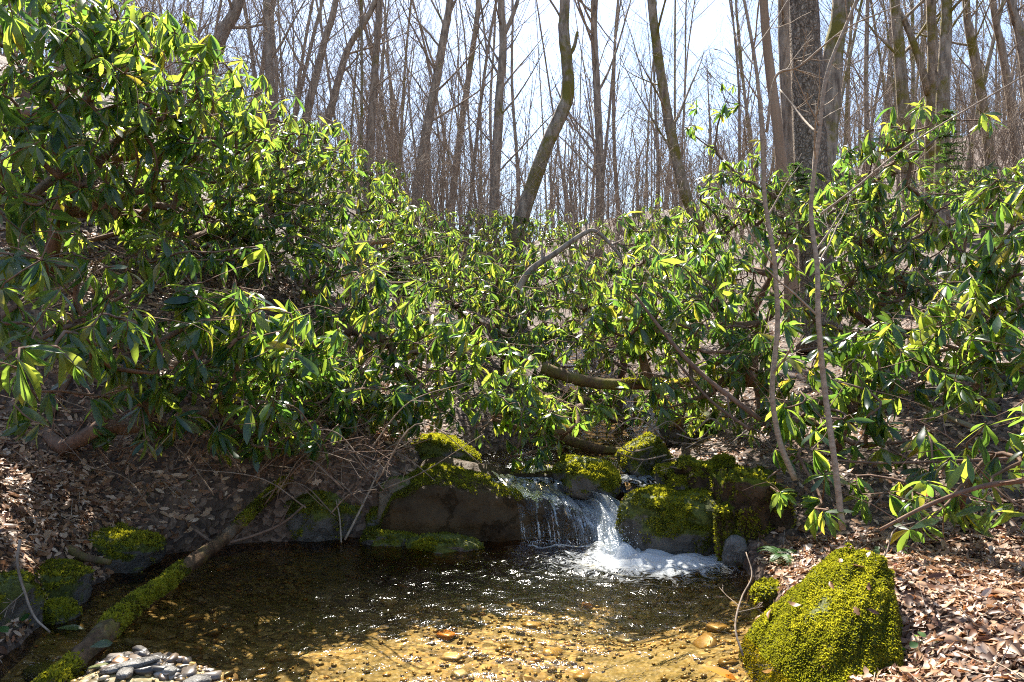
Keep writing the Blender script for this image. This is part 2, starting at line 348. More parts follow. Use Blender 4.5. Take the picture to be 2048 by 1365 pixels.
def H(x, y):
    x = np.asarray(x, float); y = np.asarray(y, float)
    xl, xr = ip(XL, y), ip(XR, y); zb = ip(ZB, y)
    dl, dr = np.maximum(xl-x, 0), np.maximum(x-xr, 0)
    ins = np.minimum(x-xl, xr-x)                     # >0 inside the channel
    z = zb+ip(LP, dl)*(dl > 0)+ip(RP, dr)*(dr > 0)
    depth = np.where(y < 5.1, .62, .22)
    zin = np.minimum(zb, water_level(y))-depth*np.clip(ins/.22, 0, 1)
    z = np.where(ins > 0, np.minimum(z, zin), z)
    p = np.stack([x, y, np.zeros_like(x)], -1).reshape(-1, 3)
    far = np.clip((np.abs(x)+np.abs(y))/40, 0.2, 1.5)
    n = (fbm(p*.8, 3, 4)*.11).reshape(x.shape)*np.clip(1-ins/.1, 0, 1)*(.5+far)
    n2 = (fbm(p*.07, 9, 3)*1.0).reshape(x.shape)*np.clip((np.hypot(x, y)-14)/30, 0, 1)
    return z+n+n2-.1*np.exp(-((x-1.36)/.26)**2-((y-2.76)/.28)**2)
def Hs(x, y): return float(H(np.array([x]), np.array([y]))[0])

def grid_axis(spans):
    out = []
    for a, b, s in spans: out.extend(np.arange(a, b, s))
    return np.array(out+[spans[-1][1]])
gx = grid_axis([(-300, -80, 20), (-80, -20, 4), (-20, -6, .5), (-6, -3.2, .12), (-3.2, 3.2, .045), (3.2, 6, .12), (6, 20, .5), (20, 80, 4), (80, 300, 20)])
gy = grid_axis([(-40, -2, 4), (-2, 1.5, .25), (1.5, 8, .045), (8, 14, .15), (14, 40, .8), (40, 100, 4), (100, 400, 20)])
XX, YY = np.meshgrid(gx, gy)
def grid_faces(nx, ny):
    i = np.arange(ny-1)[:, None]*nx+np.arange(nx-1)[None]
    return np.stack([i, i+1, i+1+nx, i+nx], -1).reshape(-1, 4)
mb = MB(); mb.add(np.stack([XX, YY, H(XX, YY)], -1).reshape(-1, 3), grid_faces(len(gx), len(gy)))
ground = tag(mb.build('ground', M['ground']), 'brown leaf-covered soil of the ravine banks and woodland floor', None, kind='structure')

# stream bed under the pool
def BED(x, y):
    ins = np.minimum(x-ip(XL, y), ip(XR, y)-x)
    p = np.stack([x, y, 0*x], -1).reshape(-1, 3)
    z = -.06-.2*np.clip(ins/.9, -.3, 1)+(fbm(p*2.2, 5, 3)*.03).reshape(x.shape)
    z = z-.12*np.exp(-((x-.75)**2+(y-4.35)**2)/.3)
    bar = np.exp(-(((x+1.3)/.38)**4+((y-2.78)/.3)**4))
    z = z+.25*bar
    return np.where(y > 4.9, np.maximum(z, -.2), z)
bx = np.arange(-2.7, 1.8, .05); by = np.arange(1.2, 5.3, .05); BX, BY = np.meshgrid(bx, by)
mb = MB(); mb.add(np.stack([BX, BY, BED(BX, BY)], -1).reshape(-1, 3), grid_faces(len(bx), len(by)))
stream_bed = tag(mb.build('stream_bed', M['bed']), 'golden brown gravel bed under the clear pool', None, kind='structure')

# ------------------------------------------------------------------ rocks
def ico(sub):
    bm = bmesh.new(); bmesh.ops.create_icosphere(bm, subdivisions=sub, radius=1)
    v = np.array([x.co[:] for x in bm.verts]); f = np.array([[w.index for w in x.verts] for x in bm.faces]); bm.free()
    return v, f
ICO = {k: ico(k) for k in (1, 2, 3, 4, 5)}
def rotm(rx, ry, rz): return np.array(Matrix.Rotation(rz, 3, 'Z') @ Matrix.Rotation(ry, 3, 'Y') @ Matrix.Rotation(rx, 3, 'X'))
def rock_shape(size, rot, seed, box=.65, amp=.16, freq=1.6, sub=4, taper=None):
    v, f = ICO[sub]
    p = np.sign(v)*np.abs(v)**box
    p = p*(1+amp*fbm(v*freq, seed, 4))[:, None]
    p = p*(1+.32*amp*fbm(v*freq*4, seed+50, 4))[:, None]
    if taper is not None: p = taper(p)
    p = p*np.asarray(size)
    return p @ rotm(*rot).T, f
def scatter(v, f, n, rng, cond=None):
    a, b, c = v[f[:, 0]], v[f[:, 1]], v[f[:, 2]]
    nr = np.cross(b-a, c-a); ar = np.linalg.norm(nr, axis=1); nr = nr/(ar[:, None]+1e-12)
    w = ar.copy()
    if cond is not None: w = w*cond((a+b+c)/3, nr)
    if w.sum() <= 0: return np.zeros((0, 3)), np.zeros((0, 3))
    i = rng.choice(len(f), n, p=w/w.sum()); u = rng.random((n, 2)); s = u.sum(1) > 1; u[s] = 1-u[s]
    return a[i]+u[:, :1]*(b-a)[i]+u[:, 1:]*(c-a)[i], nr[i]
def moss_tufts(mb, pos, nor, rng, h=.016, w=None):
    w = w or h*.3
    """little three-leaf moss blades"""
    n = len(pos)
    d = nor+rng.normal(0, .55, (n, 3)); d /= np.linalg.norm(d, axis=1)[:, None]
    s = np.cross(d, rng.normal(0, 1, (n, 3))); s /= np.linalg.norm(s, axis=1)[:, None]+1e-9
    hh = h*rng.uniform(.5, 1.4, n)[:, None]; ww = w*rng.uniform(.6, 1.4, n)[:, None]
    p0 = pos-nor*.003
    v = np.stack([p0-s*ww*.6, p0+s*ww*.6, p0+d*hh*.6+s*ww, p0+d*hh, p0+d*hh*.6-s*ww], 1).reshape(-1, 3)
    k = np.arange(n)[:, None]*5
    lo_ = .8*fbm(pos*4, 4, 3)+.6*fbm(pos*18, 14, 2); va = np.clip(rng.random(n)*.3+.7*(lo_*.8+.52), 0, .999); cl = fbm(pos*11, 6, 3); hh = hh*np.clip(1+.9*cl, .3, 2.4)[:, None]; pos = pos+nor*(.004*np.clip(cl, -.3, 1))[:, None]
    mb.add(v, np.concatenate([k+0, k+1, k+2, k+4], 1), np.concatenate([k+4, k+2, k+3], 1), np.repeat(va, 5))
def boulder(name, label, cat, c, size, rot=(0, 0, 0), seed=1, mat='rock', moss=0, mh=.016, group=None, box=.65, amp=.16, freq=1.6, sub=4, taper=None, up=.1, patch=.0):
    v, f = rock_shape(size, rot, seed, box, amp, freq, sub, taper)
    mb = MB(); mb.add(v, None, f)
    o = mb.build(name, M[mat]); o.location = tuple(c); tag(o, label, cat, group)
    if moss:
        rng = np.random.default_rng(seed)
        def cond(p, n): return np.clip((n[:, 2]+.45*fbm(p*6, seed+3, 3)-up)*2.2, 0, 1)*np.clip(1.6*fbm(p*7, seed+8, 3)+1.1-patch, .02, 1)
        P_, N_ = scatter(v, f, moss, rng, cond)
        if len(P_):
            m2 = MB(); moss_tufts(m2, P_, N_, rng, mh); mo = m2.build('moss', M['moss'], o, smooth=False); mo['kind'] = 'stuff'
    return o, v+np.asarray(c), f

def lean_back(p):
    p = p.copy(); z = p[:, 2]; zp = np.maximum(z, 0); p[:, 0] *= 1-.42*zp; p[:, 1] *= 1-.35*zp; p[:, 0] += 1.0*z; p[:, 1] += .35*z; p[:, 2] *= 1.08; return p
_, hero_v, hero_f = boulder('mossy_boulder', 'large bright moss-covered boulder at the edge of the pool among dry leaves', 'boulder', (1.255, 3.02, -.02), (.235, .37, .41), (0, 0, .1), 5, 'rock', 150000, .011, up=-1.0, patch=-.55, amp=.15, box=.85, sub=5, taper=lean_back)
boulder('mossy_boulder', 'rounded mossy boulder upstream of the long slab, against the left bank', 'boulder', (-.62, 5.75, .36), (.36, .3, .22), (0, .1, .2), 7, 'rock', 16000, up=.0)
boulder('mossy_boulder', 'mossy boulder in mid-stream at the lip of the fall', 'boulder', (.53, 5.3, .33), (.22, .2, .14), (0, .25, -.1), 9, 'rock', 9000, up=.2)
boulder('mossy_boulder', 'broad dark boulder with moss streaks right beside the white chute', 'boulder', (1.04, 4.86, .1), (.34, .27, .25), (0, .1, -.15), 12, 'rock', 16000, up=-.1, patch=.5, box=.7)
boulder('mossy_rock', 'upright wedge of mossy rock behind the mid-stream boulder', 'rock', (1.0, 5.55, .4), (.17, .15, .2), (0, -.5, .2), 14, 'rock', 5000, up=-.2)
boulder('mossy_rock', 'flat-topped mossy rock tucked under the right bank roots', 'rock', (1.2, 5.25, .34), (.2, .16, .1), (0, .05, .1), 15, 'rock', 5000, up=.1)
boulder('mossy_rock', 'small bright moss cushion rock just above the streaked boulder', 'rock', (1.16, 4.98, .36), (.1, .1, .06), (0, 0, 0), 16, 'rock', 3000, up=-.2)
boulder('mossy_boulder', 'mossy boulder farther upstream behind the fallen branches', 'boulder', (1.55, 6.6, .55), (.25, .22, .19), (0, 0, .4), 17, 'rock', 6000, up=0)
boulder('flat_stone', 'flat wet stone with a shining top below the slab', 'stone', (-.42, 4.77, -.01), (.25, .13, .075), (0, .06, -.1), 18, 'rock', 3500, up=-.2, patch=.7, box=.7)
boulder('flat_stone', 'low dark mossy stone left of the flat wet one', 'stone', (-.78, 4.9, .0), (.2, .13, .08), (0, 0, .1), 19, 'rock', 4000, up=.2)
boulder('mossy_rock', 'mossy rock with a pale bare face below the hanging twigs', 'rock', (-1.28, 5.08, .12), (.25, .17, .19), (0, 0, .1), 20, 'rock', 5000, up=-.1, patch=.5)
boulder('small_rock', 'small dark mossy rock at the foot of the slab end', 'rock', (-.88, 5.08, .1), (.09, .09, .1), (0, 0, 0), 21, 'rock', 1200, up=.2)
boulder('mossy_rock', 'low mossy rock under the left bank overhang', 'rock', (-2.42, 4.35, .1), (.36, .2, .12), (0, .15, -.2), 22, 'rock', 6000, up=0.1, patch=.5)
boulder('mossy_rock', 'dark mossy hummock at the waterline under dry leaves', 'rock', (-2.3, 3.72, .04), (.2, .18, .13), (0, 0, 0), 23, 'rock', 4000, up=.2, patch=.6)
boulder('mossy_rock', 'moss-draped bank rock at the very left edge of the photo', 'rock', (-2.32, 3.25, .05), (.2, .2, .2), (0, 0, 0), 24, 'rock', 5000, up=0, patch=.6)
boulder('small_rock', 'fist-sized mossy stone in the dark water near the left bank', 'rock', (-2.12, 3.5, .0), (.08, .08, .07), (0, 0, 0), 25, 'rock', 1500, up=-.2)
boulder('mossy_bank', 'mossy earth hump with hanging roots on the right bank', 'bank', (1.42, 4.62, .2), (.2, .24, .3), (0, .1, 0), 26, 'soil', 9000, .02, up=-.9, amp=.35, patch=.75, freq=2.2)
boulder('mossy_bank', 'crumbling mossy overhang above the right bank boulder', 'bank', (1.28, 5.0, .38), (.2, .16, .14), (0, .1, 0), 27, 'soil', 5000, .02, up=-.4, amp=.35, patch=.6, freq=2.2)
boulder('wet_stone', 'pale wet stone standing at the foot of the mossy hump', 'stone', (1.3, 4.38, .07), (.06, .05, .1), (0, .3, 0), 28, 'rock_bare', 0, sub=3)
boulder('moss_cushion', 'bright moss cushion on the leafy slope at the right edge', 'moss', (3.75, 5.6, Hs(3.75, 5.6)+.02), (.2, .16, .09), (0, 0, 0), 29, 'rock', 5000, up=-.6, sub=3)
boulder('mossy_rock', 'low mossy stone between the hero boulder and the water', 'rock', (1.32, 3.72, .02), (.12, .1, .08), (0, 0, 0), 30, 'rock', 2500, up=-.3, sub=3)
for o in bpy.data.objects:
    if o.get('label', '').startswith('low mossy stone between'): o['label'] = 'low mossy stone between the large bright boulder and the mossy hump'

# the slab: cross-sections along a long wedge that sinks to the right
SX = [-.86, -.78, -.6, -.5, -.21, .09, .35, .58, .74, .84]; SZ = [.12, .3, .37, .385, .325, .275, .22, .14, .03, -.12]
def slab_z(x): return np.interp(x, SX, SZ)
def slab_section(x):
    z = slab_z(x); fy = 4.9+.06*math.sin(x*3+1)
    return np.array([(fy-.06, -.35), (fy-.03, -.05), (fy, z*.45), (fy+.03, z-.05), (fy+.08, z-.008), (fy+.16, z+.012), (fy+.4, z+.05), (fy+.62, z+.03), (fy+.7, -.3)])
sxs = np.linspace(-.86, .84, 110); rows = []
for x in sxs:
    c = slab_section(x); c3 = spline(np.column_stack([np.full(len(c), x), c]), 60); rows.append(c3)
SV = np.array(rows); k_ = SV.reshape(-1, 3)
dn = .04*fbm(k_*np.array([2.5, 4, 6]), 36, 4)+.012*np.round(fbm(k_*np.array([2, 2, 9]), 38, 2)*2)/2
k2 = k_+np.column_stack([0*dn, -dn, dn*.35])
mb = MB(); mb.add(k2, grid_faces(60, 110))
slab = tag(mb.build('stone_slab', M['rock_wet']), 'long dark wet slab of rock that the stream slides over', 'slab')
slab_v = k2
gf = grid_faces(60, 110); gt = np.concatenate([gf[:, [0, 1, 2]], gf[:, [0, 2, 3]]]); rng_ = np.random.default_rng(33)
PM, NM = scatter(k2, gt, 12000, rng_, lambda p, n: (p[:, 2] > slab_z(p[:, 0])-.035+.03*fbm(p*9, 12, 2))*(p[:, 0] < .12)*(p[:, 1] < 5.3)*np.clip(.35-p[:, 0]+fbm(p*6, 3, 2), 0, 1))
NM = np.where(NM[:, 2:] < 0, -NM, NM); m2 = MB(); moss_tufts(m2, PM, NM, rng_, .013); mo = m2.build('moss', M['moss'], slab, smooth=False); mo['kind'] = 'stuff'
boulder('slab_block', 'square pale brown block standing at the left end of the slab', 'rock', (-.8, 5.1, .2), (.11, .12, .2), (0, .06, .1), 34, 'rock_tan', 0, box=.6, amp=.14)
boulder('stone_ledge', 'dark broken ledge under the upper stream behind the slab', 'ledge', (.3, 5.5, .2), (.5, .16, .17), (0, 0, .05), 35, 'rock_wet', 800, box=.6, up=.3, amp=.25)

# ------------------------------------------------------------------ water
PL = (.71, 4.62)     # where the chute meets the pool
wx = np.arange(-2.75, 1.75, .02); wy = np.arange(1.2, 5.2, .02); WX, WY = np.meshgrid(wx, wy)
r = np.hypot((WX-PL[0]), (WY-PL[1])*1.15)
P3 = np.stack([WX, WY, 0*WX], -1).reshape(-1, 3)
n_ = fbm(P3*4.5, 41, 3).reshape(WX.shape); n2_ = fbm(P3*13, 45, 2).reshape(WX.shape)
amp = .003+.02*np.exp(-r/.6)
WZ = amp*(.7*np.sin(r*34+n_*2.6)+.8*n2_+.6*n_)+.0025*np.sin(WX*9+WY*23+n_*3)
n3_ = fbm(P3*26, 47, 3).reshape(WX.shape); WZ = WZ+.02*np.exp(-(r/.17)**2)*(1+n2_)+.012*np.exp(-r/.3)*n3_
foam = .5*np.exp(-(np.hypot((WX-PL[0]-.2)*.8, (WY-PL[1]+.1)*1.25)/.36)**2)+.2*np.exp(-(np.hypot((WX-.6)*.8, (WY-4.3)*1.1)/.5)**2)+.22*np.exp(-(r/.16)**2)
foam = foam+.3*np.exp(-((WY-4.81-.02*n_)/.04)**2)*((WX > .1) & (WX < .8))
mb = MB(); mb.add(np.stack([WX, WY, WZ], -1).reshape(-1, 3), grid_faces(len(wx), len(wy)), None, (foam-.1+.12*n3_*np.exp(-r/.5)).ravel())
pool = mb.build('pool_water', M['water']); tag(pool, 'clear rippled pool water with white foam under the fall', None, kind='structure')
ang = np.arctan2(WY-PL[1], WX-PL[0])
flow_attr(pool, np.column_stack([WX.ravel()*1.0+.25*n_.ravel(), WY.ravel()*1.6+.25*n2_.ravel()]))

# upper stream
uy = np.arange(5.12, 14, .04); us = np.linspace(0, 1, 40)
US, UY = np.meshgrid(us, uy); xl_, xr_ = ip(XL, UY)-.12, ip(XR, UY)+.12
UX = xl_+US*(xr_-xl_)
Pu = np.stack([UX, UY, 0*UX], -1).reshape(-1, 3)
UZ = water_level(UY)+.012*fbm(Pu*9, 61, 3).reshape(UX.shape)+.008*np.sin(UY*40+3*fbm(Pu*3, 62, 2).reshape(UX.shape))
mb = MB(); mb.add(np.stack([UX, UY, UZ], -1).reshape(-1, 3), grid_faces(len(us), len(uy)), None, (-.05+.25*np.exp(-((UY-5.35)/.25)**2)).ravel())
up = mb.build('stream_water', M['water']); tag(up, 'shallow glittering stream water above the slab', None, kind='structure')
flow_attr(up, np.column_stack([UX.ravel()*1.6, UY.ravel()*.8]))

def fall_sheet(name, x0, x1, nu, prof, parent, foam_fn, spread=.0, seed=70, mat='fall', wob=.012):
    """a sheet of falling water; prof(u) gives the list of (dx, y, z) from the lip to the pool"""
    nv = 40; V = np.linspace(0, 1, nv); U = np.linspace(0, 1, nu)
    pts = np.zeros((nv, nu, 3)); fo = np.zeros((nv, nu))
    for k, u in enumerate(U):
        x = x0+u*(x1-x0); c = spline(np.array(prof(u)), nv)
        pts[:, k, 0] = x+c[:, 0]+spread*(u-.5)*V; pts[:, k, 1] = c[:, 1]; pts[:, k, 2] = c[:, 2]
        fo[:, k] = foam_fn(u, V)
    q = np.stack([np.tile(U, nv)*(x1-x0)*14, np.repeat(V, nu)*2, np.zeros(nv*nu)], -1)
    d = fbm(q*np.array([3, 1, 1]), seed, 3).reshape(nv, nu)
    pts[:, :, 1] -= wob*d*1.4; pts[:, :, 2] += wob*d*.8
    mb = MB(); mb.add(pts.reshape(-1, 3), grid_faces(nu, nv), None, fo.ravel())
    o = mb.build(name, M[mat], parent)
    flow_attr(o, np.column_stack([q[:, 0]/14*1.0+q[:, 1]*.05, q[:, 1]*.5]))
    return o
cas = empty('waterfall', (PL[0], PL[1]+.15, 0)); tag(cas, 'small waterfall sliding over the slab and plunging into the pool', 'waterfall')
def par(o):
    o.location = tuple(-np.array(cas.location)); return o
def prof_slab(u):      # thin veil: obliquely over the top of the slab, then down its face
    x = .0+u*.7; out = []
    for (fr, dx) in ((7, -.2), (6, -.14), (5, -.04), (4, 0), (3, .03), (2, .045), (1, .06)):
        c = slab_section(x+dx)[fr]; out.append((dx, c[0]-(.012 if fr < 5 else 0)-.004*(4-min(fr, 4)), c[1]+(.014 if fr > 3 else .004)))
    out[-1] = (.06, out[-1][1], -.03)
    return out
def veil_foam(u, V):
    top = -.04+.3*u-.25*np.abs(V-.3)                        # glittering sheet on top
    face = -.42+.6*np.clip((u-.15)/.75, 0, 1)+.12*V          # strings down the face, only to the right
    return np.where(V < .52, top, face)
par(fall_sheet('water_veil', .0, .7, 130, prof_slab, cas, veil_foam, wob=.01))
def prof_chute(u):
    b = math.sin(math.pi*u)
    return [(-.26, 5.32, .285), (-.15, 5.16, .26), (-.04, 5.04, .215+.015*b), (0, 4.94-.02*b, .165+.02*b), (.01, 4.84-.05*b, .08+.015*b), (.02, 4.7-.08*b, -.02)]
par(fall_sheet('water_chute', .62, .74, 46, prof_chute, cas, lambda u, V: -.02+.36*np.clip(V*1.6, 0, 1)-.12*abs(u-.5), spread=.2, seed=77, wob=.03))
par(fall_sheet('water_chute', .63, .73, 36, lambda u: [(a_, b_-.03, c_+.02) for a_, b_, c_ in prof_chute(u)], cas, lambda u, V: -.12+.36*np.clip(V*1.6, 0, 1), spread=.14, seed=97, wob=.04))
def prof_back(u): return [(0, 5.75, .37), (0, 5.55, .375), (0, 5.42, .35), (0, 5.36, .27), (0, 5.3, .2)]
par(fall_sheet('water_ripple', -.05, .42, 50, prof_back, cas, lambda u, V: -.1+.3*V, seed=81))
# spray
m, ns, ls = new_mat('white_spray'); df = ns.new('ShaderNodeBsdfDiffuse'); df.inputs[0].default_value = (.85, .88, .9, 1)
tl = ns.new('ShaderNodeBsdfTranslucent'); tl.inputs[0].default_value = (.85, .9, .92, 1); mx = ns.new('ShaderNodeMixShader'); mx.inputs[0].default_value = .5
ls.new(df.outputs[0], mx.inputs[1]); ls.new(tl.outputs[0], mx.inputs[2]); oo = ns.new('ShaderNodeOutputMaterial'); ls.new(mx.outputs[0], oo.inputs[0]); M['drop'] = m
mb = MB(); v1, f1 = ICO[1]; rg = np.random.default_rng(5)
for k in range(900):
    if k < 700: c = np.array([rg.normal(PL[0]-.01, .075), rg.normal(PL[1]+.1, .07), abs(rg.normal(0, .08))])
    else: c = np.array([rg.uniform(.1, .8), rg.normal(4.83, .02), abs(rg.normal(0, .02))])
    rr = rg.uniform(.0008, .0028); mb.add(v1*rr*np.array([1, 1, rg.uniform(.8, 2)])+c, None, f1)
par(mb.build('spray', M['drop'], cas))['kind'] = 'stuff'

# ------------------------------------------------------------------ pebbles on the bed
PV = []
for k in range(8):
    v, f = rock_shape((1, .72, .42), (0, 0, 0), 100+k, .62, .38, 1.5, 2); PV.append((v, f))
pm, pmg = [], []
for k, (v, f) in enumerate(PV):
    mb = MB(); mb.add(v, None, f); pm.append(mb.mesh('pebble', M['pebble'])); mb = MB(); mb.add(v, None, f); pmg.append(mb.mesh('pebble', M['pebble_grey']))
rg = np.random.default_rng(21)
n = 5200; px_ = rg.uniform(-2.4, 1.5, n*2); py_ = rg.uniform(1.6, 5.0, n*2)
ins = np.minimum(px_-ip(XL, py_), ip(XR, py_)-px_); ok = (ins > .0) & (fbm(np.column_stack([px_, py_, 0*px_])*1.7, 55, 3)+rg.normal(0, .3, len(px_)) > -.75); px_, py_ = px_[ok][:n], py_[ok][:n]
nb_ = 420; px_ = np.concatenate([px_, rg.normal(-1.3, .2, nb_)]); py_ = np.concatenate([py_, rg.normal(2.9, .14, nb_)])
pz_ = BED(px_, py_); sz = .008+.02*rg.random(len(px_))**3+.05*(rg.random(len(px_)) > .975)*rg.random(len(px_))
isb = np.arange(len(px_)) >= len(px_)-nb_; sz[isb] = .006+.036*rg.random(nb_)**2.6; bar = 3.0*isb
scr = sz/py_*np.where((np.abs(px_/py_) < .7) & (py_ > 2.75), 1, .01)*(1+bar); order = np.argsort(-scr)
mb = MB()
for rank, i in enumerate(order):
    mt = Matrix.Translation((px_[i], py_[i], pz_[i]-sz[i]*.1+.008*rg.random())) @ Matrix.Rotation(rg.uniform(0, 6.28), 4, 'Z') @ Matrix.Rotation(rg.normal(0, .5 if isb[i] else .2), 4, 'X') @ Matrix.Scale(sz[i], 4)
    if rank < 300:
        o = bpy.data.objects.new('pebble', pmg[i % 8] if isb[i] else pm[i % 8]); COL.objects.link(o); o.parent = stream_bed; o.matrix_basis = mt
    elif isb[i]: continue
    else:
        v, f = PV[i % 8] if sz[i] > .035 else (ICO[1][0]*np.array([1, .75, .45]), ICO[1][1])
        A = np.array(mt); mb.add(v @ A[:3, :3].T+A[:3, 3], None, f, rg.random())
gr = mb.build('gravel', M['pebble'], stream_bed); gr['kind'] = 'stuff'

# stones one can tell apart on the gravel bar
bar_st = [(330, 1345, .05, 'rounded pale speckled stone on the gravel bar', 'rock_bare'), (392, 1352, .065, 'broad blue-grey stone half in the water', 'rock_bare'),
          (265, 1348, .075, 'long grey slate flake lying on the gravel bar', 'rock_bare'), (335, 1292, .05, 'thin dark slate sliver pointing to the water', 'rock_wet'),
          (402, 1284, .045, 'wet dark knob of stone at the tip of the bar', 'rock_wet'), (268, 1305, .035, 'small grey stone beside the mossy log', 'rock_bare'),
          (62, 1330, .06, 'tan elongated stone on the bank below the log', 'rock'), (85, 1290, .085, 'reddish brown stone at the waterline by the grey stick', 'rock'),
          (250, 1362, .05, 'whitish stone cut by the lower edge of the photo', 'rock_bare'), (360, 1300, .03, 'small pale pebble near the wet knob', 'rock_bare'),
          (205, 1345, .035, 'brown flat chip between log and slate flake', 'rock'), (345, 1325, .03, 'shiny wet pebble cluster stone in the middle of the bar', 'rock_wet')]
for k, (px, py, s, lab, mt) in enumerate(bar_st):
    d = F*(CZ-.05)/(py-HY); p = at(px, py, d); z = max(BED(np.array([p[0]]), np.array([p[1]]))[0], Hs(p[0], p[1]) if px < 110 else -1)
    s *= .8; sh = (1.9, .5, .28) if 'slate' in lab or 'elong' in lab else (1.15, .8, .5)
    boulder('stream_stone', lab, 'stone', (p[0], p[1], z+s*.25), tuple(s*x*.85 for x in sh), (0, 0, .7 if 'slate' in lab else k), 200+k, mt, 0, box=.7, amp=.12, sub=3)

# ------------------------------------------------------------------ trees
def grow(rng, start, direc, length, r0, r1, depth, tr, cr, bend=.25, up=.15, sides=5, first=.25, nb=(7, 5, 4), dens=1.0):
    """a limb and, below it, its branches: limbs of depth 0 go to the crown builder"""
    n = 7 if depth < 2 else 4
    d = direc/np.linalg.norm(direc); p = np.array(start, float); pts = [p]
    for k in range(n):
        d = d+rng.normal(0, bend/n*1.6, 3)+np.array([0, 0, up/n]); d /= np.linalg.norm(d); p = p+d*length/n; pts.append(p)
    pts = np.array(pts); t = np.linspace(0, 1, n+1); rad = r0+(r1-r0)*t
    tube(cr, pts, rad, sides, cap=False)
    if depth < len(nb):
        m = max(1, int(nb[depth]*dens*rng.uniform(.7, 1.3)))
        for k in range(m):
            u = rng.uniform(first, 1.0); i = min(int(u*n), n-1); q = pts[i]+(pts[i+1]-pts[i])*(u*n-i)
            tg = (pts[i+1]-pts[i]); tg /= np.linalg.norm(tg)
            s = np.cross(tg, rng.normal(0, 1, 3)); s /= np.linalg.norm(s)+1e-9
            a = rng.uniform(.45, .95)
            nd_ = tg*math.cos(a)+s*math.sin(a)
            rr = (r0+(r1-r0)*u)*.5
            grow(rng, q, nd_, length*rng.uniform(.35, .6)*(1.1-.5*u), rr, max(rr*.3, .0018), depth+1, tr, cr, bend*1.2, up, 4 if depth == 0 else 3, .15, nb, dens)

def tree_meshes(rng, pts, r0, r1, sides, branch_from, nb_main, blen, mats, nb=(5, 4), rough=.06, dens=1.0, forks=0):
    P_ = spline(pts, max(14, len(pts)*4)); t = np.linspace(0, 1, len(P_))
    L = np.linalg.norm(P_[-1]-P_[0]); rad = (r0+(r1-r0)*t)*(1+.5*np.exp(-t*L/.35))
    tr, cr = MB(), MB()
    tube(tr, P_, rad, sides, rough=rough, rng=rng)
    for k in range(nb_main):
        u = branch_from+(1-branch_from)*((k+rng.random())/nb_main); i = min(int(u*(len(P_)-1)), len(P_)-2)
        tg = P_[i+1]-P_[i]; tg /= np.linalg.norm(tg)
        s = np.cross(tg, rng.normal(0, 1, 3)); s /= np.linalg.norm(s)+1e-9
        a = rng.uniform(.5, 1.0); rr = rad[i]*rng.uniform(.2, .38)
        grow(rng, P_[i], tg*math.cos(a)+s*math.sin(a), blen*rng.uniform(.5, 1.1)*(1.15-.6*u), rr, max(rr*.2, .003), 0, tr, cr, nb=nb, dens=dens, up=.35, sides=5)
    for k in range(forks):
        u = rng.uniform(.3, .5); i = int(u*(len(P_)-1)); tg = P_[i+1]-P_[i]; tg /= np.linalg.norm(tg)
        s = np.cross(tg, rng.normal(0, 1, 3)); s /= np.linalg.norm(s)
        grow(rng, P_[i], tg*.95+s*.3, L*(1-u)*.9, rad[i]*.75, .01, 0, tr, cr, bend=.12, nb=(9, 5, 3), up=.2, sides=6)
    return tr, cr

def traced_tree(label, px, width, d, mat='bark', d1=None, top=6.0, nbm=12, seed=1, sides=10, stubs=(), dens=1.0, blen=2.6, bfrom=.3, taper=.55, crown=True, name='bare_tree'):
    """trunk through photo points at distance d, carried down to the ground and on above the frame"""
    rng = np.random.default_rng(seed)
    pts = [at(x, y, d+((d1-d)*k/(len(px)-1) if d1 else 0)) for k, (x, y) in enumerate(px)]
    if pts[0][2] > pts[-1][2]: pts = pts[::-1]
    lo = pts[0]; gz = Hs(lo[0], lo[1])
    if lo[2] > gz+.1:
        dr = (pts[1]-pts[0]); dr /= np.linalg.norm(dr); b = lo-dr*(lo[2]-gz+.15)/max(dr[2], .4); b[0] = lo[0]+(b[0]-lo[0])*.6; b[2] = Hs(b[0], b[1])-.15; pts = [b]+pts
    tp = pts[-1]-pts[-2]; tp /= np.linalg.norm(tp); tp = tp*.6+np.array([0, 0, .4]); pts = pts+[pts[-1]+tp*top*.5, pts[-1]+tp*top*.95+rng.normal(0, .15, 3)]
    base = np.array(pts[0])
    w = width/F*d/2
    tr, cr = tree_meshes(rng, np.array(pts), w*1.12, w*taper, sides, bfrom, nbm, blen, mat, dens=dens)
    for (sp, sr) in stubs:
        tube(cr, spline([at(x, y, d) for x, y in sp], 8), np.linspace(sr[0], sr[1], 8)/F*d, 7)
    e = empty(name, base); tag(e, label, 'tree')
    tr.build('trunk', M[mat], e, off=base)
    if cr.n: cr.build('crown', M['bark' if mat == 'bark_rough' else mat], e, off=base)
    return e

traced_tree('bent leaning tree with an elbow and a short broken side limb, mid-slope', [(1030, 490), (1052, 410), (1090, 300), (1128, 215), (1137, 178), (1133, 115), (1127, 55), (1130, 0)], 29, 13, 'bark_moss', nbm=4, bfrom=.75, seed=2, taper=.6,
            stubs=[([(1135, 115), (1148, 95), (1155, 64)], (5, 3))])
traced_tree('thick tree trunk with rough plated bark behind the thin saplings', [(1645, 700), (1634, 560), (1622, 350), (1614, 150), (1608, 0)], 64, 8.6, 'bark_rough', nbm=5, bfrom=.8, seed=3, sides=20, taper=.75, blen=3.5)
traced_tree('mossy trunk leaning out just behind the thick rough-barked trunk', [(1640, 400), (1655, 250), (1668, 100), (1684, 0)], 46, 10.5, 'bark_moss', nbm=6, bfrom=.6, seed=4, sides=12)
traced_tree('smooth reddish brown dead trunk left of the thick rough-barked trunk', [(1572, 420), (1558, 280), (1541, 150), (1527, 0)], 23, 10, 'bark_dead', nbm=2, bfrom=.9, seed=5)
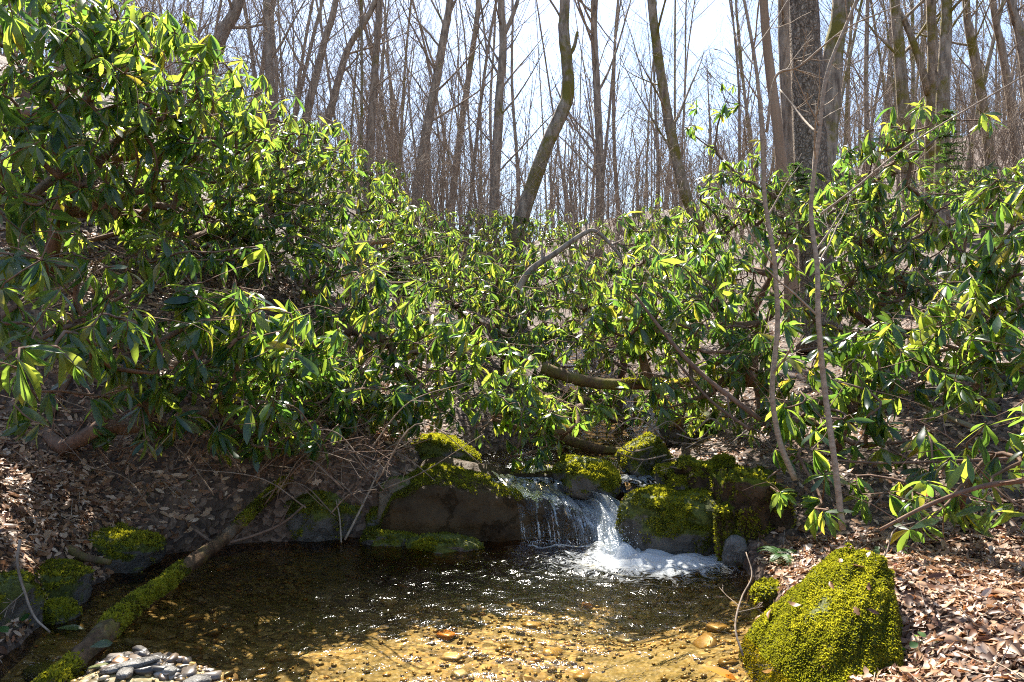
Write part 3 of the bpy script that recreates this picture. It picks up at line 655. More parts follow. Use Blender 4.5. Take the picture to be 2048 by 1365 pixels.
traced_tree('grey trunk between the reddish dead trunk and the thick rough trunk', [(1588, 420), (1578, 250), (1570, 100), (1567, 0)], 30, 11.5, 'bark', nbm=6, bfrom=.6, seed=6)
traced_tree('tall grey tree leaning left, standing right of the bent tree', [(1395, 450), (1372, 390), (1345, 280), (1322, 150), (1303, 0)], 24, 13, 'bark_moss', nbm=10, bfrom=.35, seed=7)
traced_tree('straight dark tree with a high fork, left of the bent tree', [(986, 450), (992, 330), (998, 200), (1006, 90), (1002, 0)], 19, 15, 'bark', nbm=14, bfrom=.25, seed=8, stubs=[([(1008, 70), (1022, 40), (1036, 0)], (5, 4))])
traced_tree('many-limbed dark tree standing right behind the bent tree', [(1199, 470), (1200, 330), (1194, 180), (1188, 60), (1190, 0)], 17, 16, 'bark', nbm=20, bfrom=.25, seed=9, blen=4)
traced_tree('thick leaning trunk showing above the left bush', [(400, 200), (432, 100), (448, 60), (478, 0)], 30, 15, 'bark', nbm=6, bfrom=.5, seed=10)
traced_tree('upright dark trunk above the shoulder of the left bush', [(545, 260), (540, 160), (537, 80), (533, 0)], 20, 15, 'bark', nbm=12, bfrom=.3, seed=11)
traced_tree('pair-like leaning trunk rising over the bush end on the left slope', [(612, 240), (630, 160), (650, 80), (672, 0)], 17, 17, 'bark', nbm=10, bfrom=.3, seed=12)
traced_tree('slim leaning tree with a long side limb at the end of the left bush', [(650, 270), (680, 150), (700, 90), (752, 0)], 15, 18, 'bark', nbm=12, bfrom=.3, seed=13)
traced_tree('straight tree with bent upper limb above the centre-left bushes', [(738, 340), (746, 200), (752, 110), (760, 0)], 17, 18, 'bark', nbm=14, bfrom=.25, seed=14)
traced_tree('forked tree splitting into spreading limbs left of the gap of sky', [(832, 400), (855, 250), (872, 165), (890, 60), (900, 0)], 20, 18, 'bark', nbm=16, bfrom=.3, seed=15, blen=4)
traced_tree('slender leaning tree in front of the bright gap of sky', [(905, 400), (920, 270), (938, 150), (958, 0)], 14, 20, 'bark', nbm=14, bfrom=.25, seed=16)
traced_tree('grey tree with moss flecks, first right of the mossy leaning trunk', [(1815, 330), (1806, 200), (1797, 80), (1790, 0)], 25, 13, 'bark_moss', nbm=9, bfrom=.4, seed=17)
traced_tree('tree with thick moss and a low crooked fork on the right slope', [(1862, 360), (1862, 240), (1866, 120), (1862, 0)], 24, 13, 'bark_moss', nbm=8, bfrom=.5, seed=18,
            stubs=[([(1858, 190), (1835, 110), (1812, 50), (1790, 10)], (8, 5))])
traced_tree('pale upright mossy trunk beside the crooked forked tree', [(1884, 300), (1886, 180), (1892, 60), (1893, 0)], 27, 12.5, 'bark_moss', nbm=6, bfrom=.6, seed=19)
traced_tree('dark tree leaning left with moss on its lower trunk, right slope', [(1985, 380), (1972, 250), (1955, 150), (1938, 60), (1932, 0)], 19, 14, 'bark_moss', nbm=9, bfrom=.4, seed=20)
traced_tree('leaning grey tree second from the right edge', [(2040, 380), (2024, 230), (2006, 110), (1985, 0)], 17, 14, 'bark', nbm=9, bfrom=.4, seed=21)
traced_tree('leaning tree cut by the right edge of the photo', [(2066, 260), (2048, 110), (2036, 50), (2022, 0)], 22, 13, 'bark', nbm=8, bfrom=.4, seed=22)

# woodland behind: prototypes copied with their parts
protos = []
for k in range(9):
    rng = np.random.default_rng(300+k); h = rng.uniform(13, 18)
    pts = [np.zeros(3)]; d = np.array([rng.normal(0, .06), rng.normal(0, .06), 1.0])
    for j in range(5): d = d+rng.normal(0, .05, 3)*np.array([1, 1, 0]); pts.append(pts[-1]+d*h/5)
    tr, cr = tree_meshes(rng, np.array(pts), rng.uniform(.045, .085), .01, 7, .14, 26, 4.0, None, nb=(6, 5, 2), dens=.9, forks=(k % 3 == 0)*1)
    m1 = tr.mesh('trunk', M['bark_moss' if k % 4 == 0 else 'bark']); m2 = cr.mesh('crown', M['bark'])
    protos.append((m1, m2))
def wood_tree(k, x, y, s, rz, lean, label, group):
    e = empty('bare_tree', (x, y, Hs(x, y)-.1)); e.rotation_euler = (lean[1], lean[0], rz); e.scale = (s, s, s)
    tag(e, label, 'tree', group)
    for nm, me in zip(('trunk', 'crown'), protos[k % 9]):
        o = bpy.data.objects.new(nm, me); COL.objects.link(o); o.parent = e
    return e
ANCH = [(430, 'the thick leaning trunk'), (540, 'the upright dark trunk'), (640, 'the pair-like trunk'), (746, 'the bent-limbed tree'), (860, 'the forked tree'), (930, 'the slender leaning tree'), (1000, 'the high-forked tree'), (1100, 'the bent tree'), (1196, 'the many-limbed tree'), (1335, 'the left-leaning grey tree'), (1550, 'the reddish dead trunk'), (1620, 'the thick rough trunk'), (1806, 'the moss-flecked tree'), (1886, 'the pale mossy trunk'), (1965, 'the dark mossy tree'), (2030, 'the edge trees')]
rg = np.random.default_rng(77); cnt = 0; placed = []
zones = [(-.95, -.14, 'slender bare tree in the wood on the slope above the left bushes', 'bare trees on the left slope'),
         (-.14, .3, 'slim bare tree far up the valley in front of the open sky', 'bare trees up the valley'),
         (.3, .9, 'bare grey tree in the wood on the hillside above the right bushes', 'bare trees on the right hillside')]
while cnt < 195:
    d = 17+53*rg.random()**1.15; u = rg.uniform(-.85, .85); x = u*d; 
    if -.05 < u < .1 and d < 24 and rg.random() < .7: continue
    if any((x-a)**2+(d-b)**2 < 1.1**2 for a, b in placed): continue
    placed.append((x, d)); z = [zz for zz in zones if zz[0] <= u < zz[1]]; z = z[0] if z else zones[0]
    lean = (.16 if u < -.1 else (-.1 if u > .3 else 0))*rg.uniform(.2, 1.2)
    kk = int(rg.integers(9)); xp = HX+F*u; li = max([a for a in ANCH if a[0] <= xp], default=None); ri = min([a for a in ANCH if a[0] > xp], default=None)
    where = 'between %s and %s' % (li[1], ri[1]) if li and ri else ('beyond %s' % (li or ri)[1])
    dist_ = 'near' if d < 27 else ('farther back' if d < 45 else 'far off'); ln_ = 'leaning right' if lean > .06 else ('leaning left' if lean < -.05 else 'upright')
    z = (0, 0, '%s %s tree, %s, %s' % ('mossy' if kk % 4 == 0 else 'grey', ln_, dist_, where), 'bare trees in the wood behind the bushes')
    wood_tree(kk, x, d, rg.uniform(.75, 1.25)*(.8 if d < 25 else 1), rg.uniform(0, 6.28), (lean, rg.normal(0, .03)), z[2], z[3]); cnt += 1
# far wood: one mass
mb = MB(); rg = np.random.default_rng(78)
for k in range(360):
    d = rg.uniform(70, 150); x = rg.uniform(-.9, .9)*d; z = Hs(x, d); h = rg.uniform(10, 16)
    P_ = np.array([[x, d, z-.2], [x+rg.normal(0, .4), d, z+h*.5], [x+rg.normal(0, .9), d, z+h]]); tube(mb, P_, [.16, .11, .02], 4, cap=False)
    for j in range(22):
        u = rg.uniform(.25, 1); q = np.array([x, d, z+h*u]); a = rg.uniform(0, 6.28); l = rg.uniform(1.2, 3.2)*(1.2-.6*u)
        e_ = q+np.array([math.cos(a)*l*.6, math.sin(a)*l*.6, l*.8]); tube(mb, np.array([q, (q+e_)/2+rg.normal(0, .15, 3), e_]), [.045, .028, .01], 3, cap=False)
        for t_ in range(3):
            q2 = q+(e_-q)*rg.uniform(.3, .9); tube(mb, np.array([q2, q2+np.array([rg.normal(0, .5), rg.normal(0, .5), rg.uniform(.3, .9)])]), [.02, .008], 3, cap=False)
tag(mb.build('far_wood', M['bark']), 'hazy mass of bare trees on the distant ridge', 'wood', kind='stuff')

# ------------------------------------------------------------------ rhododendrons
def leaf_variant(fold, curl, w, seg=5, wav=0.0):
    t = np.linspace(0, 1, seg+1)
    hw = w*np.interp(t, [0, .1, .2, .45, .7, .9, 1], [.06, .12, .5, .92, 1, .6, .04])
    z = -curl*t**2+wav*np.sin(t*5); x = t*(1-.25*curl*t)
    v = []
    for i in range(seg+1):
        v += [(x[i], -hw[i], z[i]+fold*hw[i]), (x[i], 0, z[i]), (x[i], hw[i], z[i]+fold*hw[i])]
    q = []
    for i in range(seg):
        a = i*3; q += [(a, a+3, a+4, a+1), (a+1, a+4, a+5, a+2)]
    return np.array(v), np.array(q)
LV = [leaf_variant(.25, .18, .115), leaf_variant(.4, .3, .105), leaf_variant(.1, .1, .125), leaf_variant(.6, .22, .11, wav=.04), leaf_variant(.3, .45, .115), leaf_variant(.15, .28, .14, wav=-.04)]
LM = []
for v, q in LV:
    mb = MB(); mb.add(v, q); LM.append(mb.mesh('leaf', M['rhodo']))
LVF = [leaf_variant(.3, .2, .12, 3), leaf_variant(.45, .35, .12, 3), leaf_variant(.15, .15, .13, 3)]

DENS = 1.7
def bush(label, base, lobes, seed, n_leaf=300, leaf=.15, droop=(.3, 1.4), name='rhododendron_bush', stems=None, shell=.3):
    rng = np.random.default_rng(seed); base = np.array([base[0], base[1], Hs(*base)-.05])
    W = []; 
    for (px, py, d, rx, ry, rd, nw) in lobes:
        c = at(px, py, d); k = 0; tries = 0; nw = int(nw*DENS+.5) if nw > 12 else nw
        while k < nw and tries < nw*8:
            tries += 1
            p = rng.normal(0, 1, 3); p /= np.linalg.norm(p); p *= rng.random()**shell
            q = c+p*np.array([rx/F*d, rd, ry/F*d])
            if q[2] < Hs_fast(q[0], q[1])+.09: continue
            W.append(q); k += 1
    W = np.array(W); dm = np.mean([l[2] for l in lobes]); leaf = leaf*(1.1 if dm < 5 else (.98 if dm < 6.5 else .88))
    dist = np.linalg.norm(W-base, axis=1); order = np.argsort(dist)
    nodes = [base]; par_ = [-1]; isw = [-1]
    for i in order:
        p = W[i]; N = np.array(nodes); dd = np.linalg.norm(N-p, axis=1)
        # prefer nodes nearer the base
        cost = dd+.25*np.linalg.norm(N-base, axis=1)+.25*np.maximum(N[:, 2]-p[2], 0)
        j = int(np.argmin(cost)); a = nodes[j]; L = dd[j]
        prev = j; m = int(np.clip(L/.28, 1, 6))
        for s in range(1, m+1):
            u = s/m; q = a+(p-a)*u
            if s < m: q = q+rng.normal(0, .05*L, 3)*np.array([1, 1, .6])+np.array([0, 0, -.10*L*math.sin(math.pi*u) if L < 1.5 else .06*L*math.sin(math.pi*u)])
            nodes.append(q); par_.append(prev); prev = len(nodes)-1
        isw.append(prev)
    n = len(nodes); load = np.zeros(n)
    for t in isw[1:]: load[t] = 1
    for i in range(n-1, 0, -1): load[par_[i]] += load[i]
    N = np.array(nodes); rad = .0028*np.sqrt(np.maximum(load, 1))*1.15; rad = np.minimum(rad, .05)
    # chains
    kids = [[] for _ in range(n)]
    for i in range(1, n): kids[par_[i]].append(i)
    mbs = MB(); stack = [(0, k) for k in kids[0]]
    while stack:
        a, b = stack.pop(); ch = [a, b]
        while kids[ch[-1]]:
            ks = sorted(kids[ch[-1]], key=lambda k: -load[k])
            for k in ks[1:]: stack.append((ch[-1], k))
            ch.append(ks[0])
        pts = N[ch]; rr = rad[ch].copy(); rr[0] = min(rr[0], rr[1]*1.2)
        if len(pts) > 2:
            nn = len(pts)*2; rr = np.interp(np.linspace(0, 1, nn), np.linspace(0, 1, len(pts)), rr); pts = spline(pts, nn)
        tube(mbs, pts, rr, 5 if rr[0] > .012 else 4, cap=True)
    for k in range(int(len(W)*.55)):      # bare dead twigs inside the bush
        i = int(rng.integers(1, n)); q = N[i]; d_ = rng.normal(0, 1, 3)*np.array([1, 1, .7]); d_ /= np.linalg.norm(d_); l_ = rng.uniform(.12, .5)
        tube(mbs, spline([q, q+d_*l_*.5+rng.normal(0, .04, 3), q+d_*l_+np.array([0, 0, rng.uniform(-.1, .1)])], 5), np.linspace(.0035, .0012, 5), 3, cap=False)
    e = empty(name, base); tag(e, label, 'bush')
    mbs.build('stems', M['stem'], e, off=base)
    # leaves: O origin, L length axis, S side, Nn normal
    O, Lx, Nn, Sc, Va = [], [], [], [], []
    for t in isw[1:]:
        p = N[t]; tg = p-N[par_[t]]; tg /= np.linalg.norm(tg)+1e-9
        ax = np.array([0, 0, 1.0])*.8+tg*.55+rng.normal(0, .3, 3)+np.array([SUNV.x, SUNV.y, 0])*.15; ax /= np.linalg.norm(ax)
        e1 = np.cross(ax, (1, .3, .2)); e1 /= np.linalg.norm(e1); e2 = np.cross(ax, e1)
        m = int(rng.integers(4, 11)); dr = rng.uniform(*droop); ws = rng.uniform(.62, 1.15); ph = rng.uniform(0, 6.28)
        for k in range(m):
            th = ph+2*math.pi*k/m+rng.normal(0, .2); dl = dr+rng.normal(0, .3)
            rd_ = math.cos(th)*e1+math.sin(th)*e2
            l = math.cos(dl)*rd_-math.sin(dl)*ax; nn_ = math.sin(dl)*rd_+math.cos(dl)*ax
            ro = rng.normal(0, .35); s = np.cross(nn_, l); nn_ = nn_*math.cos(ro)+s*math.sin(ro)
            O.append(p-ax*rng.uniform(0, .025)); Lx.append(l); Nn.append(nn_); Sc.append(leaf*ws*rng.uniform(.7, 1.15)); Va.append(rng.random())
        if rng.random() < .5:   # winter bud
            pass
    O, Lx, Nn, Sc, Va = map(np.array, (O, Lx, Nn, Sc, Va)); Sd = np.cross(Nn, Lx)
    mid = O+Lx*Sc[:, None]*.5; dc = np.linalg.norm(mid-np.array([0, 0, CZ]), axis=1)
    inview = (np.abs(mid[:, 0]/mid[:, 1]) < .69) & (np.abs((mid[:, 2]-CZ)/mid[:, 1]) < .47)
    face = np.abs(np.einsum('ij,ij->i', Nn, mid/dc[:, None]))
    score = np.where(inview, Sc/dc*(.3+face), 0); rank = np.argsort(-score); one = np.zeros(len(O), bool)
    one[rank[:n_leaf]] = True; one &= inview
    for i in np.nonzero(one)[0]:
        o = bpy.data.objects.new('leaf', LM[int(rng.integers(6))]); COL.objects.link(o); o.parent = e
        s = Sc[i]; B = np.eye(4); B[:3, 0] = Lx[i]*s; B[:3, 1] = Sd[i]*s; B[:3, 2] = Nn[i]*s; B[:3, 3] = O[i]-base
        o.matrix_basis = Matrix(B.tolist())
    rest = np.nonzero(~one)[0]
    if len(rest):
        mb = MB(); far = dc.mean() > 6.5; VV = LVF if far else LV
        vi = rng.integers(0, len(VV), len(rest))
        for k, (v, q) in enumerate(VV):
            ii = rest[vi == k]
            if not len(ii): continue
            g = v[None]*Sc[ii][:, None, None]
            w = O[ii][:, None]+g[..., :1]*Lx[ii][:, None]+g[..., 1:2]*Sd[ii][:, None]+g[..., 2:]*Nn[ii][:, None]
            qq = (q[None]+np.arange(len(ii))[:, None, None]*len(v)).reshape(-1, 4)
            mb.add(w.reshape(-1, 3), qq, None, np.repeat(Va[ii], len(v)))
        fo = mb.build('foliage', M['rhodo'], e, off=base); fo['kind'] = 'stuff'
    return e
_hx = np.arange(-14, 16, .1); _hy = np.arange(0, 20, .1); _HH = H(*np.meshgrid(_hx, _hy))
def Hs_fast(x, y):
    i = int(np.clip((x+14)/.1, 0, len(_hx)-1)); j = int(np.clip(y/.1, 0, len(_hy)-1)); return _HH[j, i]

bush('big glossy rhododendron spreading from the upper left corner, nearest on the left bank', (-3.3, 5.3),
     [(110, 130, 4.3, 240, 150, .6, 75), (50, 330, 4.0, 150, 150, .5, 45), (330, 160, 5.0, 170, 130, .7, 80), (240, 330, 5.0, 220, 120, .6, 60), (180, 20, 4.6, 180, 80, .6, 40), (420, 250, 5.4, 110, 100, .6, 45)], 501)
bush('dense sunlit rhododendron at the shoulder of the left slope below the forked tree', (-3.4, 7.3),
     [(500, 280, 6.5, 150, 130, .8, 110), (610, 340, 7.2, 110, 100, .8, 100), (420, 400, 6.2, 170, 70, .6, 60), (650, 430, 7.2, 90, 90, .8, 70), (540, 450, 6.5, 130, 60, .6, 50), (690, 300, 7.6, 40, 60, .5, 20)], 502)
bush('added rhododendron shade thicket higher on the left slope behind the big glossy one', (-5.2, 7.2),  # extra bush, added to block the sun from the litter on this slope
     [(120, 330, 6.6, 200, 110, .7, 60), (330, 400, 6.8, 170, 80, .7, 50), (20, 420, 6.0, 120, 90, .5, 30), (220, 230, 7.4, 200, 90, .7, 40), (480, 460, 6.6, 120, 50, .5, 24), (200, 470, 5.4, 180, 40, .4, 16), (400, 500, 5.8, 150, 40, .4, 16), (580, 520, 6.2, 110, 50, .4, 20)], 518, 160)
bush('low shaded rhododendron sprays over the leaf litter of the left bank', (-3.0, 4.8),
     [(70, 560, 3.5, 130, 60, .4, 12), (150, 650, 3.6, 180, 50, .4, 16), (480, 600, 4.4, 110, 50, .4, 16), (590, 660, 4.5, 110, 70, .4, 24), (360, 690, 4.3, 190, 60, .4, 24), (320, 850, 4.3, 160, 40, .3, 10), (60, 480, 3.7, 130, 50, .4, 12), (60, 720, 3.1, 100, 40, .3, 8), (420, 790, 4.4, 170, 70, .3, 22), (560, 850, 4.6, 130, 50, .3, 14), (200, 760, 3.9, 150, 50, .3, 10), (220, 560, 4.2, 160, 60, .4, 12), (420, 520, 5.0, 160, 50, .4, 12), (120, 800, 3.6, 110, 50, .3, 6), (300, 620, 5.0, 200, 60, .4, 20), (500, 720, 4.8, 130, 60, .3, 16)], 503)
bush('bright rhododendron arching over the mossy boulder left of the stream', (-1.7, 6.2),
     [(760, 620, 5.8, 140, 90, .5, 60), (880, 690, 5.6, 110, 90, .4, 45), (720, 770, 5.2, 130, 80, .4, 50), (880, 800, 5.4, 100, 50, .4, 30), (600, 770, 5.0, 120, 90, .4, 40), (780, 850, 5.3, 80, 40, .3, 10), (690, 540, 6.4, 90, 80, .5, 40)], 504)
bush('rhododendron branch hanging low over the head of the cascade', (.15, 6.6),
     [(1060, 840, 5.5, 65, 95, .25, 26), (1140, 820, 5.7, 80, 45, .3, 14), (1030, 750, 5.7, 80, 60, .3, 16), (990, 830, 5.6, 60, 50, .2, 8)], 505, droop=(.3, 1.2))
bush('mid-distance rhododendron thicket behind the hanging branch, over the stream', (-.3, 8.2),
     [(1000, 640, 7.2, 130, 90, .7, 75), (1100, 690, 7.0, 110, 70, .6, 50), (950, 560, 7.8, 110, 70, .7, 55), (1060, 560, 7.8, 110, 80, .7, 60)], 506, 200)
bush('rhododendron thicket on the left slope below the broken log', (-2.0, 9.5),
     [(800, 470, 9.0, 110, 70, 1, 75), (900, 520, 8.8, 100, 70, .8, 60), (760, 400, 9.5, 60, 60, .8, 40), (840, 560, 8.2, 90, 50, .7, 40)], 507, 120)
bush('tall leafy rhododendron spray lifting above the mossy bent branch', (1.6, 6.6),
     [(1245, 480, 5.6, 60, 50, .3, 9), (1215, 560, 5.7, 60, 60, .3, 12), (1300, 600, 5.6, 120, 90, .5, 45), (1230, 640, 5.8, 90, 70, .4, 22)], 508)
bush('bright yellow-green rhododendron left of the two pale saplings', (2.1, 6.3),
     [(1420, 650, 5.5, 110, 100, .5, 45), (1350, 780, 5.5, 90, 60, .4, 18), (1480, 560, 6.2, 120, 110, .6, 55), (1500, 740, 5.3, 90, 80, .4, 22), (1390, 520, 6.0, 90, 70, .5, 30)], 509)
bush('rhododendron reaching above the others against the sky left of the thick trunk', (2.6, 8.6),
     [(1440, 210, 7.6, 55, 40, .4, 8), (1420, 270, 7.6, 50, 30, .4, 6), (1480, 380, 7.8, 110, 60, .6, 45), (1400, 450, 7.8, 90, 50, .5, 28), (1560, 430, 7.8, 80, 70, .6, 35), (1370, 270, 7.8, 20, 20, .2, 2), (1510, 300, 7.8, 30, 40, .3, 5)], 510, 200)
bush('leafy rhododendron crown in front of the thick trunk on its right', (3.2, 6.9),
     [(1790, 250, 6.0, 80, 60, .5, 14), (1750, 330, 6.2, 110, 70, .5, 28), (1690, 430, 6.4, 90, 80, .6, 34), (1850, 440, 6.0, 140, 80, .6, 46), (1790, 560, 6.0, 150, 80, .6, 46), (1690, 560, 6.0, 70, 80, .4, 20), (1925, 250, 6.6, 40, 25, .3, 6), (1660, 620, 7.0, 90, 90, .5, 30), (1750, 690, 6.5, 120, 60, .5, 28), (1900, 580, 6.2, 110, 70, .4, 22)], 511)
bush('broad-leaved rhododendron at the right edge with large pale shining leaves', (3.6, 5.6),
     [(1990, 460, 4.8, 80, 110, .5, 26), (1920, 640, 4.6, 120, 90, .4, 28), (2020, 570, 4.5, 60, 80, .4, 14), (1830, 660, 4.9, 80, 60, .4, 14), (1930, 760, 4.5, 120, 60, .4, 16), (2030, 720, 4.2, 50, 70, .3, 9), (2170, 540, 4.9, 110, 110, .5, 24), (2260, 650, 5.2, 120, 90, .5, 22)], 512)
bush('low rhododendron sprays around the feet of the pale saplings', (2.2, 5.2),
     [(1700, 790, 4.7, 110, 60, .4, 16), (1590, 800, 4.7, 80, 70, .4, 12), (1780, 860, 4.4, 80, 50, .3, 8), (1620, 910, 4.2, 60, 40, .3, 5), (1640, 1000, 4.0, 80, 40, .3, 5), (1540, 960, 4.3, 30, 40, .2, 2), (1570, 690, 5.0, 70, 60, .4, 12), (1760, 720, 4.9, 110, 70, .4, 18), (1640, 860, 4.4, 90, 50, .3, 10), (1850, 900, 4.2, 90, 50, .3, 9)], 513)
bush('dark-leaved low rhododendron sprig over the dry leaves at far right', (2.9, 4.4),
     [(1850, 1000, 3.7, 70, 50, .3, 5), (1970, 900, 3.6, 90, 70, .3, 8), (1840, 1070, 3.5, 40, 25, .2, 2), (2030, 830, 3.5, 40, 60, .3, 4), (1900, 1000, 3.8, 90, 50, .3, 5), (1760, 980, 3.9, 60, 40, .2, 4), (2040, 960, 3.4, 60, 60, .3, 5)], 524)
bush('rhododendron thicket on the right slope behind the far right trees', (5.2, 9),
     [(2000, 370, 8.2, 100, 45, .8, 50), (1900, 380, 8.8, 80, 40, .8, 30), (2050, 460, 7.2, 60, 70, .6, 25), (2200, 400, 8.0, 130, 60, .8, 40)], 515, 60)
bush('rhododendron thicket behind the arching spray, right of the stream bend', (1.4, 9.6),
     [(1200, 560, 8.8, 110, 80, .9, 70), (1290, 500, 9.2, 100, 60, .9, 55), (1180, 660, 8.0, 110, 70, .7, 50), (1300, 690, 7.6, 100, 80, .6, 45)], 516, 100)
bush('shaded rhododendron under the big thicket on the stream bank upstream', (1.3, 8.0),
     [(1130, 780, 7.2, 110, 60, .5, 35), (1250, 800, 7.0, 80, 60, .5, 25), (1420, 830, 6.4, 90, 50, .4, 22), (1530, 860, 5.8, 60, 50, .4, 10)], 517, 80)
rg = np.random.default_rng(90)
for k, (px, py, d, lab) in enumerate([(760, 350, 12, 'small rhododendron crest below the straight centre-left tree'), (840, 430, 12.5, 'small rhododendron crest right of the straight centre-left tree'), (930, 450, 13, 'distant rhododendron crest left of the dark forked tree'),
                                     (1010, 455, 12.5, 'distant rhododendron crest at the foot of the bent tree'), (1090, 450, 13.5, 'distant rhododendron crest just right of the bent tree foot'), (1170, 470, 13, 'distant rhododendron crest under the many-limbed tree'),
                                     (1310, 430, 13, 'distant rhododendron crest left of the leaning grey tree foot'), (1640, 330, 11, 'distant rhododendron behind the thick rough trunk'), (1760, 420, 11, 'distant rhododendron behind the leafy crown right of the thick trunk')]):
    c = at(px, py, d)
    bush(lab, (c[0], d), [(px, py, d, 62, 36, .8, 34), (px+rg.uniform(-30, 30), py+60, d-.3, 75, 45, .8, 34), (px+rg.uniform(-30, 30), py+130, d-.8, 80, 50, .8, 30)], 530+k, 0)

# ------------------------------------------------------------------ logs, branches, saplings, sticks
def stick(name, label, cat, pts, r0, r1, mat='twig', n=None, side=None, seed=1, moss=0, rough=.08, twigs=0, group=None, sides=7, lift=None):
    rng = np.random.default_rng(seed)
    P_ = np.array([at(*p) for p in pts])
    if lift is not None:
        for q in P_: q[2] = max(q[2], Hs(q[0], q[1])+lift)
    n = n or max(8, len(P_)*5); C = spline(P_, n)
    L = np.linalg.norm(P_[-1]-P_[0]); jt = rng.normal(0, min(.0035*L, .012), (max(4, n//6), 3)); jt[0] = jt[-1] = 0; C = C+spline(jt, n)
    rad = np.linspace(r0, r1, n)
    mb = MB(); tube(mb, C, rad, sides, rough=rough, rng=rng)
    base = C[0]; o = mb.build(name, M[mat], off=base); o.location = tuple(base); tag(o, label, cat, group)
    if twigs:
        for k in range(twigs):
            m2 = MB(); i = int(rng.integers(n//4, n-1)); tg = C[min(i+1, n-1)]-C[i-1]; tg /= np.linalg.norm(tg)
            s = np.cross(tg, rng.normal(0, 1, 3)); s /= np.linalg.norm(s)
            grow(rng, C[i], tg*.6+s*.8+np.array([0, 0, .2]), L*rng.uniform(.12, .3), rad[i]*.5, .0015, 1, m2, m2, nb=(0, 3, 2), up=.1)
            m2.build('twig', M[mat], o, off=base)
    if moss:
        v = np.concatenate(mb.v); f = np.concatenate([x for x in mb.q]); f3 = np.concatenate([f[:, [0, 1, 2]], f[:, [0, 2, 3]]])
        PP, NN = scatter(v-base, f3, moss, rng, lambda p, nn: (np.abs(nn[:, 2])*np.sign(nn[:, 2])+.0 > -2)*np.clip(2.5*fbm((p+base)*3.2, seed, 3)+.5, 0, 1))
        cen = C-base; dd = ((PP[:, None]-cen[None])**2).sum(-1).argmin(1); out = PP-cen[dd]; out /= np.linalg.norm(out, axis=1)[:, None]+1e-9
        k = out[:, 2] > -.2
        m3 = MB(); moss_tufts(m3, PP[k], out[k], rng, .016); mo = m3.build('moss', M['moss'], o, smooth=False); mo['kind'] = 'stuff'
    return o
stick('fallen_log', 'long mossy fallen log slanting from the left bank down into the pool', 'log', [(20, 1450, 2.5), (120, 1350, 2.9), (250, 1235, 3.45), (350, 1155, 3.95), (440, 1080, 4.45), (520, 1010, 4.75), (600, 940, 5.05)], 0.056, .03, 'log', 60, moss=24000, seed=601, rough=.2, sides=18)
stick('fallen_log', 'mossy fallen log lying level across the stream under the bushes', 'log', [(1085, 735, 6.4), (1180, 765, 6.3), (1300, 772, 6.25), (1420, 770, 6.2), (1540, 765, 6.2)], .05, .04, 'log', 30, moss=5000, seed=602, rough=.12, sides=12)
stick('fallen_log', 'bare brown log in the stream just above the cascade', 'log', [(1095, 868, 6.4), (1150, 885, 6.3), (1210, 900, 6.2), (1290, 905, 6.2)], .05, .03, 'log', 24, seed=603, rough=.12, sides=12)
stick('dead_branch', 'pale arched dead branch standing over the bushes below the bent tree', 'branch', [(1030, 590, 7.2), (1060, 540, 7.2), (1110, 505, 7.2), (1160, 470, 7.2), (1190, 462, 7.2), (1230, 500, 7.2), (1250, 530, 7.2)], .036, .012, 'bark', 30, seed=604, twigs=5, sides=10)
stick('broken_log', 'broken log end with a pale split tip on the left slope', 'log', [(700, 490, 8.5), (740, 486, 8.4), (785, 480, 8.3)], .045, .02, 'broken', 12, seed=605, sides=10)
stick('fallen_log', 'grey fallen log half hidden on the left slope', 'log', [(680, 510, 8.6), (760, 540, 8.4), (830, 562, 8.2), (905, 582, 8.0)], .05, .04, 'bark', 20, seed=606, sides=10)
stick('pale_sapling', 'thin pale sapling rising beside the big mossy boulder, branching right', 'sapling', [(1685, 1060, 3.72), (1668, 930, 3.75), (1650, 780, 3.8), (1635, 640, 3.8), (1628, 530, 3.8), (1628, 420, 3.8), (1638, 270, 3.8), (1660, 150, 3.8), (1700, 40, 3.8), (1730, -40, 3.8)], .0165, .007, 'pale', 60, seed=607, twigs=9, rough=.04)
stick('pale_sapling', 'thin pale sapling left of its twin, forked below the reddish trunk', 'sapling', [(1590, 960, 4.2), (1560, 880, 4.2), (1546, 760, 4.2), (1545, 600, 4.2), (1548, 480, 4.2), (1530, 330, 4.2), (1512, 180, 4.2), (1495, 60, 4.2), (1480, -40, 4.2)], .017, .008, 'pale', 60, seed=608, twigs=8, rough=.04)
stick('bare_branch', 'silvery bare branch reaching over from the left pale sapling across the thick trunk', 'branch', [(1533, 265, 4.2), (1553, 155, 4.15), (1600, 130, 4.1), (1690, 60, 4.0), (1800, 10, 3.9)], .009, .003, 'pale', 30, seed=609, twigs=8)
stick('bare_branch', 'thin bare branch slanting up past the right pale sapling', 'branch', [(1560, 180, 4.3), (1600, 230, 4.1), (1632, 265, 3.82)], .004, .006, 'pale', 14, seed=610, twigs=2)
stick('bare_branch', 'long straight bare stem slanting across the bush at upper right', 'branch', [(1640, 430, 4.6), (1720, 370, 4.5), (1850, 270, 4.4), (2060, 145, 4.3)], .008, .004, 'pale', 30, seed=611, twigs=3)
stick('brown_branch', 'reddish brown bare stem slanting down to the right bank', 'branch', [(1270, 590, 5.0), (1330, 670, 4.9), (1400, 745, 4.8), (1520, 840, 4.7)], .009, .018, 'stem', 24, seed=612, twigs=4)
stick('brown_branch', 'second brown stem lying below and behind the reddish one', 'branch', [(1350, 720, 5.2), (1420, 800, 5.0), (1500, 860, 4.8)], .008, .012, 'stem', 20, seed=613, twigs=3)
stick('fallen_branch', 'grey fallen branch lying on the leaves below the right edge bush', 'branch', [(1840, 808, 5.0), (1900, 838, 4.6), (1975, 865, 4.2)], .012, .018, 'pale', 20, seed=614)
